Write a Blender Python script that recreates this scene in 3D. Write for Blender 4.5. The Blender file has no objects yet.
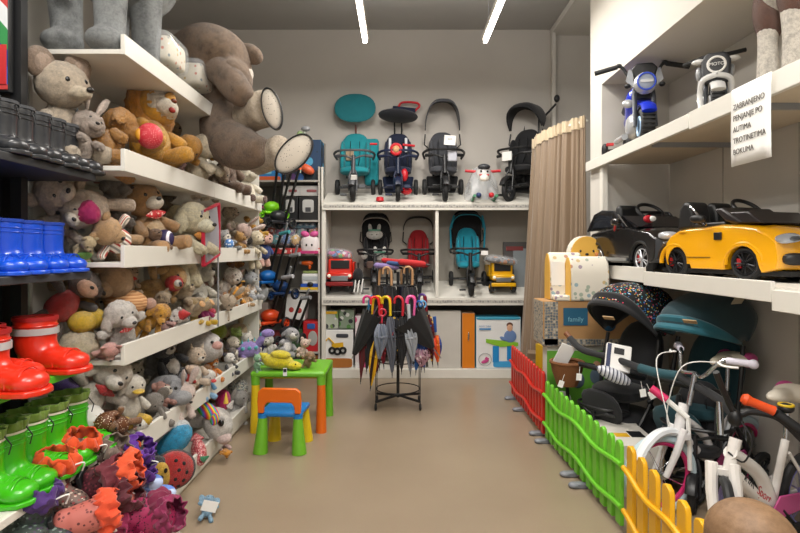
import bpy, bmesh, math, random
from mathutils import Vector, Matrix, Euler, noise
random.seed(7)
PI = math.pi
F, CX, CY, EYE = 533.0, 399.0, 252.0, 1.4
col = bpy.context.scene.collection
def V(*a): return Vector(a)
def at(px, py, Y): return Vector(((px-CX)*Y/F, Y, EYE-(py-CY)*Y/F))      # survey helper: photo point at a known depth
def onX(px, py, X):
    Y = X*F/(px-CX); return Vector((X, Y, EYE-(py-CY)*Y/F))
def R(d): return math.radians(d)

# ---------------------------------------------------------------- materials
MATS = {}
def srgb(h):
    h = h.lstrip('#'); c = [int(h[i:i+2], 16)/255 for i in (0, 2, 4)]
    return tuple((x/12.92 if x <= .04045 else ((x+.055)/1.055)**2.4) for x in c)+(1,)
def nodes(name):
    m = bpy.data.materials.new(name); m.use_nodes = True
    nt = m.node_tree; b = nt.nodes['Principled BSDF']
    return m, nt, b
def mixc(nt, fac, a, b, blend='MIX'):
    n = nt.nodes.new('ShaderNodeMix'); n.data_type = 'RGBA'; n.blend_type = blend
    for s, v in ((n.inputs[0], fac), (n.inputs[6], a), (n.inputs[7], b)):
        if hasattr(v, 'is_linked') or isinstance(v, bpy.types.NodeSocket): nt.links.new(v, s)
        else: s.default_value = v
    return n.outputs[2]
def tex(nt, kind, scale, coord='Object', **kw):
    tc = nt.nodes.new('ShaderNodeTexCoord'); n = nt.nodes.new('ShaderNodeTex'+kind)
    if coord == 'World':
        g = nt.nodes.new('ShaderNodeNewGeometry'); nt.links.new(g.outputs['Position'], n.inputs['Vector'])
    else: nt.links.new(tc.outputs[coord], n.inputs['Vector'])
    n.inputs['Scale'].default_value = scale
    for k, v in kw.items():
        if k in n.inputs: n.inputs[k].default_value = v
        else: setattr(n, k, v)
    return n
def ramp(nt, src, stops, const=False):
    r = nt.nodes.new('ShaderNodeValToRGB'); nt.links.new(src, r.inputs[0])
    e = r.color_ramp.elements
    while len(e) < len(stops): e.new(.5)
    for k, (p, c) in enumerate(stops): e[k].position = p; e[k].color = c
    if const: r.color_ramp.interpolation = 'CONSTANT'
    return r.outputs[0]
def bump(nt, b, src, strength, dist=.01):
    n = nt.nodes.new('ShaderNodeBump'); n.inputs['Strength'].default_value = strength; n.inputs['Distance'].default_value = dist
    nt.links.new(src, n.inputs['Height']); nt.links.new(n.outputs[0], b.inputs['Normal'])
def plain(h, rough=.5, metal=0, var=.06, alpha=1, trans=0, emit=0, coat=0):
    k = ('plain', h, rough, metal, var, alpha, trans, emit, coat)
    if k in MATS: return MATS[k]
    m, nt, b = nodes('paint_'+h); c = srgb(h)
    n = tex(nt, 'Noise', 9, 'World', Detail=3.0)
    d = tuple(x*(1-var*2) for x in c[:3])+(1,)
    nt.links.new(mixc(nt, n.outputs[0], c, d), b.inputs['Base Color'])
    b.inputs['Roughness'].default_value = rough; b.inputs['Metallic'].default_value = metal
    b.inputs['Alpha'].default_value = alpha; b.inputs['Transmission Weight'].default_value = trans
    b.inputs['Coat Weight'].default_value = coat
    if emit: b.inputs['Emission Color'].default_value = c; b.inputs['Emission Strength'].default_value = emit
    MATS[k] = m; return m
def plush(h, h2=None, scale=28, curl=False):
    k = ('plush', h, h2, scale, curl)
    if k in MATS: return MATS[k]
    m, nt, b = nodes('plush_'+h); c = srgb(h)[:3]; g_ = sum(c)/3; c = tuple(min(.9, max(.004, 1.05*max(.003, g_+(x-g_)*1.15)**.78)) for x in c)+(1,)
    d = srgb(h2) if h2 else tuple(x*.7 for x in c[:3])+(1,)
    n = tex(nt, 'Noise', scale, 'World', Detail=6.0, Roughness=.7)
    rr = ramp(nt, n.outputs[0], [(.34, d), (.54, c)])
    n3 = tex(nt, 'Noise', 95, 'World', Detail=4.0, Roughness=.8); gr = ramp(nt, n3.outputs[0], [(.32, (.7, .68, .66, 1)), (.6, (1, 1, 1, 1))])
    nt.links.new(mixc(nt, 1.0, rr, gr, 'MULTIPLY'), b.inputs['Base Color'])
    b.inputs['Roughness'].default_value = .95; b.inputs['Sheen Weight'].default_value = .35
    b.inputs['Sheen Roughness'].default_value = .5; b.inputs['Specular IOR Level'].default_value = .1
    f = tex(nt, 'Noise', 170 if not curl else 70, 'World', Detail=6.0, Roughness=.85)
    bump(nt, b, f.outputs[0], 1.0, .014 if not curl else .03)
    MATS[k] = m; return m
def fabric(h, h2=None, sc=400):
    k = ('fab', h, h2)
    if k in MATS: return MATS[k]
    m, nt, b = nodes('fabric_'+h); c = srgb(h); d = srgb(h2) if h2 else tuple(x*.75 for x in c[:3])+(1,)
    n = tex(nt, 'Noise', 14, 'World', Detail=4.0); nt.links.new(mixc(nt, n.outputs[0], c, d), b.inputs['Base Color'])
    b.inputs['Roughness'].default_value = .85; b.inputs['Sheen Weight'].default_value = .15
    w = tex(nt, 'Noise', sc, 'World'); bump(nt, b, w.outputs[0], .25, .002)
    MATS[k] = m; return m
def spots(name, base, dots, scale=30, size=.28, rough=.6, rand=1.0, coord='Object'):
    """coloured blobs scattered on a base colour"""
    k = ('spots', name)
    if k in MATS: return MATS[k]
    m, nt, b = nodes(name)
    v = tex(nt, 'Voronoi', scale, coord, Randomness=rand)
    s = nt.nodes.new('ShaderNodeSeparateColor'); nt.links.new(v.outputs['Color'], s.inputs[0])
    n = len(dots); cc = ramp(nt, s.outputs[0], [(i/n, srgb(h)) for i, h in enumerate(dots)], True)
    lt = nt.nodes.new('ShaderNodeMath'); lt.operation = 'LESS_THAN'; nt.links.new(v.outputs['Distance'], lt.inputs[0]); lt.inputs[1].default_value = size
    nt.links.new(mixc(nt, lt.outputs[0], srgb(base), cc), b.inputs['Base Color'])
    b.inputs['Roughness'].default_value = rough
    MATS[k] = m; return m
def stripes(name, cols, scale=20, rough=.6, axis='X', dist=0.0, coord='Object'):
    k = ('str', name)
    if k in MATS: return MATS[k]
    m, nt, b = nodes(name)
    w = tex(nt, 'Wave', scale, coord, wave_profile='SAW', bands_direction=axis, Distortion=dist)
    n = len(cols); nt.links.new(ramp(nt, w.outputs['Fac'], [(i/n, srgb(h)) for i, h in enumerate(cols)], True), b.inputs['Base Color'])
    b.inputs['Roughness'].default_value = rough; MATS[k] = m; return m
def wallmat(name, h, h2, sc=1.2, rough=.9, bs=.08):
    m, nt, b = nodes(name)
    n = tex(nt, 'Noise', sc, 'World', Detail=4.0); nt.links.new(ramp(nt, n.outputs[0], [(.3, srgb(h2)), (.7, srgb(h))]), b.inputs['Base Color'])
    b.inputs['Roughness'].default_value = rough
    f = tex(nt, 'Noise', 90, 'World', Detail=3.0); bump(nt, b, f.outputs[0], bs, .004); return m

WHITE = plain('e2dfd6', .45); SHELF = plain('dcd9d0', .4, var=.03); BLACK = plain('17181a', .45); RUBBER = plain('1b1c1e', .65)
DGREY = plain('3a3c40', .5); GREY = plain('8b8d90', .4); CHROME = plain('c9ccd0', .18, 1); STEEL = plain('9a9da0', .35, .8)
PAPER = plain('f1f0ec', .8, var=.02); EYE_M = plain('0b0a0a', .12, coat=.6)
WOODTAN = plain('b98f67', .45); CARD = plain('b48a5a', .85, var=.1); CLEAR = plain('e9eef2', .08, 0, .02, .22)
HAZE = plain('dfe4e8', .12, 0, .02, .35)

# ---------------------------------------------------------------- mesh builder
class MB:
    G = None
    def __init__(s): s.v = []; s.f = []; s.m = []; s.mi = 0; s.M = MB.G
    def add(s, vs, fs):
        o = len(s.v); s.v += [tuple(s.M @ Vector(v)) if s.M else tuple(v) for v in vs]
        s.f += [tuple(o+i for i in f) for f in fs]; s.m += [s.mi]*len(fs); return s
    def box(s, c, d, rot=None):
        x, y, z = [q/2 for q in d]; r = Euler([R(a) for a in rot]).to_matrix() if rot else None
        vs = [Vector((a*x, b*y, e*z)) for a in (-1, 1) for b in (-1, 1) for e in (-1, 1)]
        vs = [(r @ v if r else v)+Vector(c) for v in vs]
        return s.add(vs, [(0,1,3,2),(4,6,7,5),(0,4,5,1),(2,3,7,6),(0,2,6,4),(1,5,7,3)])
    def b2(s, a, b): return s.box([(a[i]+b[i])/2 for i in range(3)], [abs(b[i]-a[i]) for i in range(3)])
    def tube(s, pts, r, n=8, cap=True, flat=1.0):
        pts = [Vector(p) for p in pts]; rs = r if isinstance(r, (list, tuple)) else [r]*len(pts)
        vs = []; up = None
        for i, p in enumerate(pts):
            t = (pts[min(i+1, len(pts)-1)]-pts[max(i-1, 0)]).normalized()
            if up is None:
                up = Vector((0, 0, 1)) if abs(t.z) < .9 else Vector((1, 0, 0))
            a = t.cross(up)
            if a.length < 1e-4: a = t.cross(Vector((0, 1, 0)))
            a.normalize(); b = a.cross(t).normalized(); up = b
            for k in range(n):
                an = 2*PI*k/n; vs.append(p+a*math.cos(an)*rs[i]+b*math.sin(an)*rs[i]*flat)
        fs = [(i*n+k, i*n+(k+1) % n, (i+1)*n+(k+1) % n, (i+1)*n+k) for i in range(len(pts)-1) for k in range(n)]
        if cap: fs += [tuple(range(n))[::-1], tuple((len(pts)-1)*n+k for k in range(n))]
        return s.add(vs, fs)
    def cyl(s, a, b, r, r2=None, n=16): return s.tube([a, b], [r, r if r2 is None else r2], n)
    def lathe(s, prof, c=(0, 0, 0), n=20, axis='Z'):
        vs = []
        for (r, z) in prof:
            for k in range(n):
                a = 2*PI*k/n; x, y = r*math.cos(a), r*math.sin(a)
                p = {'Z': (x, y, z), 'X': (z, x, y), 'Y': (x, z, y)}[axis]; vs.append(Vector(p)+Vector(c))
        m = len(prof); fs = [(i*n+k, i*n+(k+1) % n, (i+1)*n+(k+1) % n, (i+1)*n+k) for i in range(m-1) for k in range(n)]
        fs += [tuple(range(n))[::-1], tuple((m-1)*n+k for k in range(n))]
        return s.add(vs, fs)
    def ell(s, c, r, rot=None, n=14, m=10, e=1.0):
        q = Euler([R(a) for a in rot]).to_matrix() if rot else Matrix.Identity(3); vs = []
        def sp(v): return math.copysign(abs(v)**e, v)
        for i in range(1, m):
            t = PI*i/m
            for k in range(n):
                a = 2*PI*k/n
                vs.append(q @ Vector((r[0]*sp(math.sin(t))*sp(math.cos(a)), r[1]*sp(math.sin(t))*sp(math.sin(a)), r[2]*sp(math.cos(t))))+Vector(c))
        vs += [q @ Vector((0, 0, r[2]))+Vector(c), q @ Vector((0, 0, -r[2]))+Vector(c)]
        T = len(vs)-2
        fs = [(i*n+k, (i+1)*n+k, (i+1)*n+(k+1) % n, i*n+(k+1) % n) for i in range(m-2) for k in range(n)]
        fs += [(T, k, (k+1) % n) for k in range(n)]+[(T+1, (m-2)*n+(k+1) % n, (m-2)*n+k) for k in range(n)]
        return s.add(vs, fs)
    def torus(s, c, Rr, r, axis='X', n=28, m=10, flat=1.0, a0=0, a1=2*PI):
        vs = []; full = abs(a1-a0-2*PI) < 1e-6; N = n if full else n+1
        for i in range(N):
            a = a0+(a1-a0)*i/n
            for k in range(m):
                b = 2*PI*k/m; rr = Rr+r*math.cos(b); w = r*flat*math.sin(b); x, y = rr*math.cos(a), rr*math.sin(a)
                vs.append(Vector({'X': (w, x, y), 'Y': (x, w, y), 'Z': (x, y, w)}[axis])+Vector(c))
        fs = [(i*m+k, ((i+1) % N)*m+k, ((i+1) % N)*m+(k+1) % m, i*m+(k+1) % m) for i in range(n) for k in range(m)]
        if not full: fs += [tuple(range(m)), tuple(n*m+k for k in range(m))[::-1]]
        return s.add(vs, fs)
    def prism(s, poly, h0, h1, plane='XZ'):
        def P(a, b, h): return {'XZ': (a, h, b), 'YZ': (h, a, b), 'XY': (a, b, h)}[plane]
        n = len(poly); vs = [P(a, b, h0) for a, b in poly]+[P(a, b, h1) for a, b in poly]
        fs = [tuple(range(n)), tuple(range(2*n-1, n-1, -1))]+[(k, n+k, n+(k+1) % n, (k+1) % n) for k in range(n)]
        return s.add(vs, fs)
    def grid(s, fn, nu, nv, thick=0):
        vs = [Vector(fn(i/nu, j/nv)) for i in range(nu+1) for j in range(nv+1)]; W = nv+1
        return s.add(vs, [(i*W+j, (i+1)*W+j, (i+1)*W+j+1, i*W+j+1) for i in range(nu) for j in range(nv)])
    def loft(s, rings, cap=True):
        n = len(rings[0]); vs = [v for r in rings for v in r]
        fs = [(i*n+k, i*n+(k+1) % n, (i+1)*n+(k+1) % n, (i+1)*n+k) for i in range(len(rings)-1) for k in range(n)]
        if cap: fs += [tuple(range(n))[::-1], tuple((len(rings)-1)*n+k for k in range(n))]
        return s.add(vs, fs)
    def build(s, name, mat, parent=None, bevel=0, sub=0, solid=0, ang=35, rem=0, seg=2, **k):
        me = bpy.data.meshes.new(name); me.from_pydata(s.v, [], s.f)
        bm = bmesh.new(); bm.from_mesh(me); bmesh.ops.recalc_face_normals(bm, faces=bm.faces); bm.to_mesh(me); bm.free()
        mats = mat if isinstance(mat, (list, tuple)) else [mat]
        for m in mats: me.materials.append(m)
        if len(mats) > 1: me.polygons.foreach_set('material_index', s.m)
        me.polygons.foreach_set('use_smooth', [True]*len(me.polygons)); me.set_sharp_from_angle(angle=R(ang))
        o = bpy.data.objects.new(name, me); col.objects.link(o)
        if parent: o.parent = parent
        if rem: q = o.modifiers.new('r', 'REMESH'); q.mode = 'VOXEL'; q.voxel_size = rem; q.use_smooth_shade = True; w = o.modifiers.new('s', 'SMOOTH'); w.iterations = 4; w.factor = .6
        if solid: q = o.modifiers.new('t', 'SOLIDIFY'); q.thickness = solid; q.offset = 0
        if bevel: q = o.modifiers.new('b', 'BEVEL'); q.width = bevel; q.segments = seg; q.limit_method = 'ANGLE'; q.angle_limit = R(40)
        if sub: q = o.modifiers.new('u', 'SUBSURF'); q.levels = sub; q.render_levels = sub
        for a, b in k.items(): o[a] = b
        return o
def tag(o, label, cat, group=None):
    o['label'] = label; o['category'] = cat
    if group: o['group'] = group
    return o
def thing(name, label, cat, loc=(0, 0, 0), rz=0, group=None, rot=None, s=1):
    o = bpy.data.objects.new(name, None); col.objects.link(o); o.empty_display_size = .05
    o.location = loc; o.rotation_euler = [R(a) for a in rot] if rot else (0, 0, R(rz)); o.scale = (s, s, s)
    return tag(o, label, cat, group)
def struct(o): o['kind'] = 'structure'; return o
def smooth(pts, n=6, closed=False):
    pts = [Vector(p) for p in pts]; out = []; L = len(pts)
    for i in range(L if closed else L-1):
        if closed: p0, p1, p2, p3 = pts[i-1], pts[i], pts[(i+1) % L], pts[(i+2) % L]
        else: p0, p1, p2, p3 = pts[max(i-1, 0)], pts[i], pts[i+1], pts[min(i+2, L-1)]
        for k in range(n):
            t = k/n; out.append(.5*((2*p1)+(p2-p0)*t+(2*p0-5*p1+4*p2-p3)*t*t+(3*p1-p0-3*p2+p3)*t**3))
    if not closed: out.append(pts[-1])
    return out
def text(s, size, mat, parent, loc, rot, name='lettering', ext=.0006, align='CENTER', sx=1):
    c = bpy.data.curves.new('t', 'FONT'); c.body = s; c.size = size; c.align_x = align; c.align_y = 'CENTER'; c.extrude = ext
    t = bpy.data.objects.new('t', c); col.objects.link(t)
    dg = bpy.context.evaluated_depsgraph_get(); me = bpy.data.meshes.new_from_object(t.evaluated_get(dg))
    bpy.data.objects.remove(t); o = bpy.data.objects.new(name, me); col.objects.link(o)
    me.materials.clear(); me.materials.append(mat)
    o.parent = parent; o.location = loc; o.rotation_euler = [R(a) for a in rot]; o.scale = (sx, 1, 1); return o
def copy_tree(o, parent=None):
    c = o.copy(); col.objects.link(c); c.parent = parent
    for ch in list(o.children): copy_tree(ch, c)
    return c
# ================================================================ ROOM
def room():
    floor_m, nt, b = nodes('vinyl_floor')
    n = tex(nt, 'Noise', .8, 'World', Detail=5.0); n2 = tex(nt, 'Noise', 160, 'World', Detail=2.0)
    c1 = ramp(nt, n.outputs[0], [(.3, srgb('897966')), (.7, srgb('988873'))])
    nt.links.new(mixc(nt, .12, c1, n2.outputs['Color'], 'OVERLAY'), b.inputs['Base Color'])
    b.inputs['Roughness'].default_value = .32; b.inputs['Specular IOR Level'].default_value = .45
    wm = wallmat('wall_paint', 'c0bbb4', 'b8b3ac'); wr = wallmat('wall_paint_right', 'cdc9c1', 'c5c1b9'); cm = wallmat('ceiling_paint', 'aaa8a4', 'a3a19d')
    struct(MB().b2((-3.4, -1.5, -.1), (3.0, 6.6, 0)).build('floor', floor_m))
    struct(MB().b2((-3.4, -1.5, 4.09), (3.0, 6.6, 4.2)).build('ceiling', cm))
    struct(MB().b2((-3.4, 6.45, 0), (3.0, 6.6, 4.09)).build('wall_back', wm))
    struct(MB().b2((-3.4, -1.5, 0), (-3.3, 6.45, 4.09)).build('wall_left', wm))
    w = MB().b2((-2.3, -1.5, 0), (-1.88, 3.1, 4.09)); struct(w.build('wall_left_partition', wr))
    # right wall: thick front plane with a long display niche
    r = MB()
    r.b2((1.62, -1.5, 2.74), (2.3, 4.26, 4.09))     # above niche
    r.b2((1.62, 4.26, 0), (2.3, 4.51, 4.09))        # pier
    r.b2((2.16, -1.5, 0), (2.3, 4.26, 2.74))        # niche back
    struct(r.build('wall_right', wr))
    struct(MB().b2((2.9, 4.51, 0), (3.0, 6.45, 4.09)).build('wall_alcove', wr))
    struct(MB().b2((1.83, 4.51, 4.02), (2.9, 6.45, 4.09)).build('trim_1', wr))
    struct(MB().b2((1.83, 6.36, 0), (1.87, 6.45, 4.02)).build('trim_2', wr))
    struct(MB().b2((-3.3, 6.43, 0), (1.83, 6.45, .07)).build('baseboard_back', SHELF))
    # seams on the niche back panels
    s = MB()
    for y in (.6, 1.5, 2.2, 2.87, 3.55): s.b2((2.154, y-.004, .0), (2.16, y+.004, 2.74))
    struct(s.build('trim_3', plain('aaa69d', .6)))
    # pendant tubes
    for X, y0, y1, lb in ((-.33, 3.2, 5.2, 'long white linear lamp hanging left of the room centre'), (.84, 3.2, 5.2, 'long white linear lamp hanging right of the room centre')):
        t = thing('linear_lamp', lb, 'lamp', (X, (y0+y1)/2, 3.45), group=None)
        L = y1-y0
        MB().box((0, 0, .045), (.06, L, .05)).build('housing', WHITE, t, bevel=.004)
        MB().box((0, 0, 0), (.04, L-.02, .036)).build('diffuser', plain('fff6e8', .4, emit=16), t, bevel=.008)
        for y in (-L*.4, L*.4): MB().cyl((0, y, .07), (0, y, .64), .003, n=6).build('cable', STEEL, t)
        a = bpy.data.lights.new('lamp_light', 'AREA'); a.shape = 'RECTANGLE'; a.size = .1; a.size_y = L; a.energy = 46; a.color = (1, .955, .9)
        u = bpy.data.lights.new('uplight', 'AREA'); u.shape = 'RECTANGLE'; u.size = .06; u.size_y = L; u.energy = 13; u.color = (1, .96, .92)
        uo = bpy.data.objects.new('uplight', u); col.objects.link(uo); uo.parent = t; uo.location = (0, 0, .08); uo.rotation_euler = (PI, 0, 0)
        o = bpy.data.objects.new('lamp_light', a); col.objects.link(o); o.parent = t; o.location = (0, 0, -.03)
    for k, (x, y) in enumerate(((-1.0, .7), (.35, .4), (1.0, .9))):  # added lamps out of view, fill light for the near shelves and toys
        t = thing('linear_lamp', ['unseen linear fill lamp added above the entrance side, leftmost', 'unseen linear fill lamp added above the entrance side, middle', 'unseen linear fill lamp added above the entrance side, rightmost'][k], 'lamp', (x, y, 3.6))
        MB().box((0, 0, .045), (.06, 1.6, .05)).build('housing', WHITE, t); MB().box((0, 0, 0), (.052, 1.58, .04)).build('diffuser', plain('fff6e8', .4, emit=16), t)
        for q in (-.6, .6): MB().cyl((0, q, .07), (0, q, .49), .003, n=6).build('cable', STEEL, t)
        a = bpy.data.lights.new('lamp_light', 'AREA'); a.shape = 'RECTANGLE'; a.size = .25; a.size_y = 1.6; a.energy = (34, 88, 26)[k]; a.color = (1, .96, .91)
        o = bpy.data.objects.new('lamp_light', a); col.objects.link(o); o.parent = t; o.location = (0, 0, -.03)
    t = thing('security_camera', 'small white dome camera with a dark lens on the ceiling', 'camera', at(155, 6, 5.8))
    t.location.z = 4.09
    MB().lathe([(.09, 0), (.09, -.06), (.06, -.1)]).build('mount', WHITE, t); MB().ell((.0, -.02, -.13), (.06, .06, .06)).build('camera_body', WHITE, t); MB().ell((.02, -.065, -.15), (.035, .035, .035)).build('lens', BLACK, t)
    w = bpy.data.worlds.new('world'); bpy.context.scene.world = w; w.use_nodes = True
    nt = w.node_tree; sky = nt.nodes.new('ShaderNodeTexSky'); sky.sky_type = 'HOSEK_WILKIE'; sky.turbidity = 6
    bg = nt.nodes['Background']; nt.links.new(mixc(nt, .8, sky.outputs[0], (.9, .88, .85, 1)), bg.inputs[0]); bg.inputs[1].default_value = 1.0
room()
cam = bpy.data.cameras.new('camera'); cam.lens = 23.985; cam.sensor_width = 36; cam.shift_x = .00125; cam.shift_y = -14.5/800
co = bpy.data.objects.new('camera', cam); col.objects.link(co); co.location = (0, 0, EYE); co.rotation_euler = (PI/2, 0, 0)
cam.clip_start = .05; bpy.context.scene.camera = co
bpy.context.scene.view_settings.view_transform = 'Standard'; bpy.context.scene.view_settings.exposure = 0

# ================================================================ LEFT GONDOLA
GX0, GX1, GY0, GY1 = -1.245, -1.72, 2.42, 4.84
DECKS = {1: 2.32, 2: 1.79, 3: 1.35, 4: .91, 5: .46, 6: .13}
def gondola():
    t = thing('gondola_shelving', 'white gondola shelving unit along the left side packed with plush toys', 'shelving', (0, 0, 0))
    MB().b2((GX1-.03, GY0, 0), (GX1, GY1, 2.34)).build('back_panel', plain('cfcac0', .6), t)
    MB().b2((GX1-.03, GY1, 0), (GX0-.03, GY1+.02, 2.3)).build('end_panel', SHELF, t)
    for k, (z, h) in {1: (2.30, .09), 2: (1.77, .1), 3: (1.33, .1), 4: (.885, .095), 5: (.435, .1)}.items():
        y1 = 4.84 if k > 1 else 4.6
        MB().b2((GX1, GY0, z), (GX0-.015, y1, z+.022)).build('shelf', SHELF, t, bevel=.002)
        for y0, ye in ((GY0, 3.6), (3.604, y1)):
            MB().b2((GX0-.02, y0, z-.002), (GX0, ye, z+h)).build('shelf_lip', SHELF, t, bevel=.002)
    MB().b2((GX1, GY0, 0), (GX0-.02, GY1, .12)).build('base_deck', SHELF, t); MB().b2((GX0-.02, GY0, .03), (GX0, GY1, .15)).build('base_lip', SHELF, t, bevel=.002)
    MB().b2((GX0-.05, GY0, 0), (GX0-.025, GY1, .04)).build('kick_strip', BLACK, t)
    for y in (GY0+.02, 3.6, GY1-.02): MB().b2((GX1, y-.012, 0), (GX1+.035, y+.012, 2.3)).build('upright', plain('bdb9b0', .4), t)
gondola()
def boot_rack():
    t = thing('boot_rack', 'dark metal rack with sloping shelves holding rubber boots beside the gondola', 'rack', (0, 0, 0))
    for y in (2.3, 1.3):
        MB().b2((-1.74, y-.03, 0), (-1.69, y+.03, 2.9)).build('post', BLACK, t)
    MB().b2((-1.605, 2.2, 0), (-1.56, 2.24, 2.9)).build('post', BLACK, t)
    MB().b2((-1.78, 1.2, 0), (-1.75, 2.36, 2.2)).build('back_panel', plain('4a4a4c', .7), t)
    for nm, x1, z, m, lbl in (('shelf', -1.33, 1.71, plain('26272a', .5), 0), ('shelf', -1.35, 1.285, plain('34353a', .5), 0), ('shelf', -1.35, .885, plain('5cc22a', .45), 0), ('shelf', -1.27, .51, SHELF, 0)):
        MB().b2((-1.74, 1.2, z), (x1, 2.34, z+.03)).build(nm, m, t, bevel=.003)
    t = thing('display_bin', 'low white bin heaped with patterned winter boots at the left front', 'bin', (0, 0, 0))
    MB().b2((-1.74, 1.0, 0), (-1.1, 2.62, .1)).build('base', SHELF, t); MB().b2((-1.1, 1.0, 0), (-1.075, 2.62, .2)).build('front_panel', SHELF, t, bevel=.003)
    MB().b2((-1.74, 1.0, .1), (-1.1, 2.62, .12)).build('deck', SHELF, t)
    t = thing('poster', 'framed colour poster in blue green and red on the black post', 'poster', (-1.735, 2.18, 2.36), 0)
    MB().box((0, 0, 0), (.3, .03, .62)).build('frame', BLACK, t, bevel=.004)
    MB().box((0, -.018, 0), (.292, .004, .6)).build('print', stripes('poster_print', ['2e8b4a', 'd8dde0', 'c23b3b', '2b56b5', '1d3e8f'], 1.7, axis='DIAGONAL', dist=1.5), t)
    MB().box((.095, -.022, -.2), (.1, .004, .16)).build('red_panel', plain('c8282c'), t)
    t = thing('price_sign', 'red framed price sign clipped upright to the third shelf lip', 'sign', (-1.215, 3.45, 1.52), 0)
    MB().box((0, 0, 0), (.012, .27, .34), (14, 0, 0)).build('grey_card', plain('9c9aa2', .4), t)
    fr = MB()
    for y in (-.14, .14): fr.box((.0, y, y*.25), (.02, .014, .34))
    for z in (-.17, .17): fr.box((0, 0, z), (.02, .29, .014), (14, 0, 0))
    fr.build('frame', plain('c02640', .4), t); MB().cyl((0, .13, -.15), (0, .13, -.62), .006, n=8).build('pole', GREY, t)
    tt = thing('price_tag', 'cream hanging price tag with a small brown print on the lowest lip', 'tag', (-1.2, 2.5, .465))
    MB().box((0, 0, 0), (.004, .075, .12), (0, 6, 10)).build('card', plain('e8dcb2', .7), tt); MB().box((.004, .0, .015), (.002, .03, .04), (0, 6, 10)).build('print', plain('8a5a2a'), tt)
boot_rack()

# ================================================================ BACK SHELVING
BY = 5.92
def back_shelves():
    t = thing('back_shelving', 'white sloping display shelves across the back wall', 'shelving', (0, 0, 0))
    x0, x1 = at(322, 0, BY).x, 1.78
    MB().b2((x0, 6.4, 0), (x1, 6.44, 1.95)).build('back_panel', plain('a29c92', .7), t)
    lab = nodes('price_rail'); m, nt, b = lab
    v = tex(nt, 'Voronoi', 38, 'World', Randomness=.6); nt.links.new(ramp(nt, v.outputs['Distance'], [(.0, srgb('6f6d70')), (.4, srgb('96948f')), (.6, srgb('b5b2ab'))]), b.inputs['Base Color'])
    for zf in (1.944, .889):
        dz = .165
        MB().prism([(BY, zf-.03), (6.4, zf+dz-.03), (6.4, zf+dz), (BY, zf)], x0, x1, 'YZ').build('sloping_shelf', SHELF, t)
        MB().b2((x0, BY-.02, zf-.08), (x1, BY, zf+.005)).build('shelf_lip', SHELF, t, bevel=.003)
        MB().b2((x0+.02, BY-.024, zf-.05), (x1-.02, BY-.019, zf-.02)).build('price_rail', m, t)
    MB().b2((x0, BY+.01, 0), (x1, 6.4, .1)).build('base_deck', SHELF, t); MB().b2((x0, BY-.02, 0), (x1, BY+.01, .1)).build('base_lip', SHELF, t, bevel=.003)
    for x, w in ((x0+.02, .04), (at(437, 0, BY).x, .035)):
        MB().b2((x-w/2, BY, .9 if w < .04 else .1), (x+w/2, 6.4, 1.9)).build('divider', SHELF, t)
    MB().b2((x0-.01, BY+.02, 0), (x0+.01, BY+.06, 2.35)).build('upright', SHELF, t)
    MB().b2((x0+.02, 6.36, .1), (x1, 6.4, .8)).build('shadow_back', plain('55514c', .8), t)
    # unit behind the gondola end
    t = thing('toy_shelving', 'grey shelving unit in the back left corner behind the plush gondola', 'shelving', (0, 0, 0))
    X0, X1 = -2.1, x0-.03
    MB().b2((X0, 6.38, 0), (X1, 6.42, 2.7)).build('back_panel', plain('8a857d', .7), t)
    for y in (180, 220, 254, 290, 352):
        z = at(0, y, BY).z
        MB().b2((X0, BY, z-.02), (X1, 6.38, z)).build('shelf', plain('a7a39b', .5), t, bevel=.002)
    for x in (X1-.015, X0): MB().b2((x, BY+.01, 0), (x+.02, 6.38, 2.35)).build('side_panel', plain('b5b1a8', .5), t)
back_shelves()

# ================================================================ RIGHT SHELVING
def right_shelves():
    t = thing('wall_shelf_upper', 'upper white shelf in the right hand niche holding toy motorbikes', 'shelf', (0, 0, 0))
    MB().b2((1.6, 1.0, 2.10), (2.155, 4.24, 2.13)).build('shelf_board', plain('cdbfa8', .6), t)
    MB().b2((1.575, 2.9, 2.075), (1.6, 4.5, 2.155)).build('shelf_lip', SHELF, t, bevel=.003)
    MB().b2((1.575, 1.0, 2.065), (1.6, 2.896, 2.16)).build('shelf_lip', SHELF, t, bevel=.003)
    for y in (1.6, 2.5, 3.4): MB().b2((1.62, y, 2.07), (2.15, y+.02, 2.10)).build('bracket', GREY, t)
    t = thing('wall_shelf_lower', 'lower white shelf in the right hand niche carrying the ride-on cars', 'shelf', (0, 0, 0))
    MB().b2((1.6, 1.0, 1.225), (2.155, 4.24, 1.25)).build('shelf_board', SHELF, t)
    for y0, y1, za, zb in ((3.46, 4.24, 1.2, 1.30), (2.272, 3.456, 1.185, 1.275), (1.0, 2.268, 1.15, 1.24)):
        MB().b2((1.585, y0, za), (1.605, y1, zb)).build('shelf_lip', SHELF, t, bevel=.003)
    MB().b2((1.6, 4.19, 0), (1.64, 4.25, 2.08)).build('upright', WHITE, t)
    t = thing('paper_notice', 'white paper notice with handwritten capitals hanging from the upper right shelf', 'notice', (1.57, 2.37, 2.0), 0)
    # sheet hangs parallel to lip, lower part free
    MB().grid(lambda u, v: (-.004-.003*math.sin(v*3), .14-.27*u, .16-.36*v), 6, 6).build('sheet', PAPER, t, solid=.001)
    for k, s in enumerate(('ZABRANJENO', 'PENJANJE PO', 'AUTIMA', 'TROTINETIMA', 'BOKUMA')):
        text(s, .036, plain('55504a', .7), t, (-.0105, .118, .07-.052*k), (90, 0, -90), align='LEFT', sx=.95, name='handwriting')
right_shelves()

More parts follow.
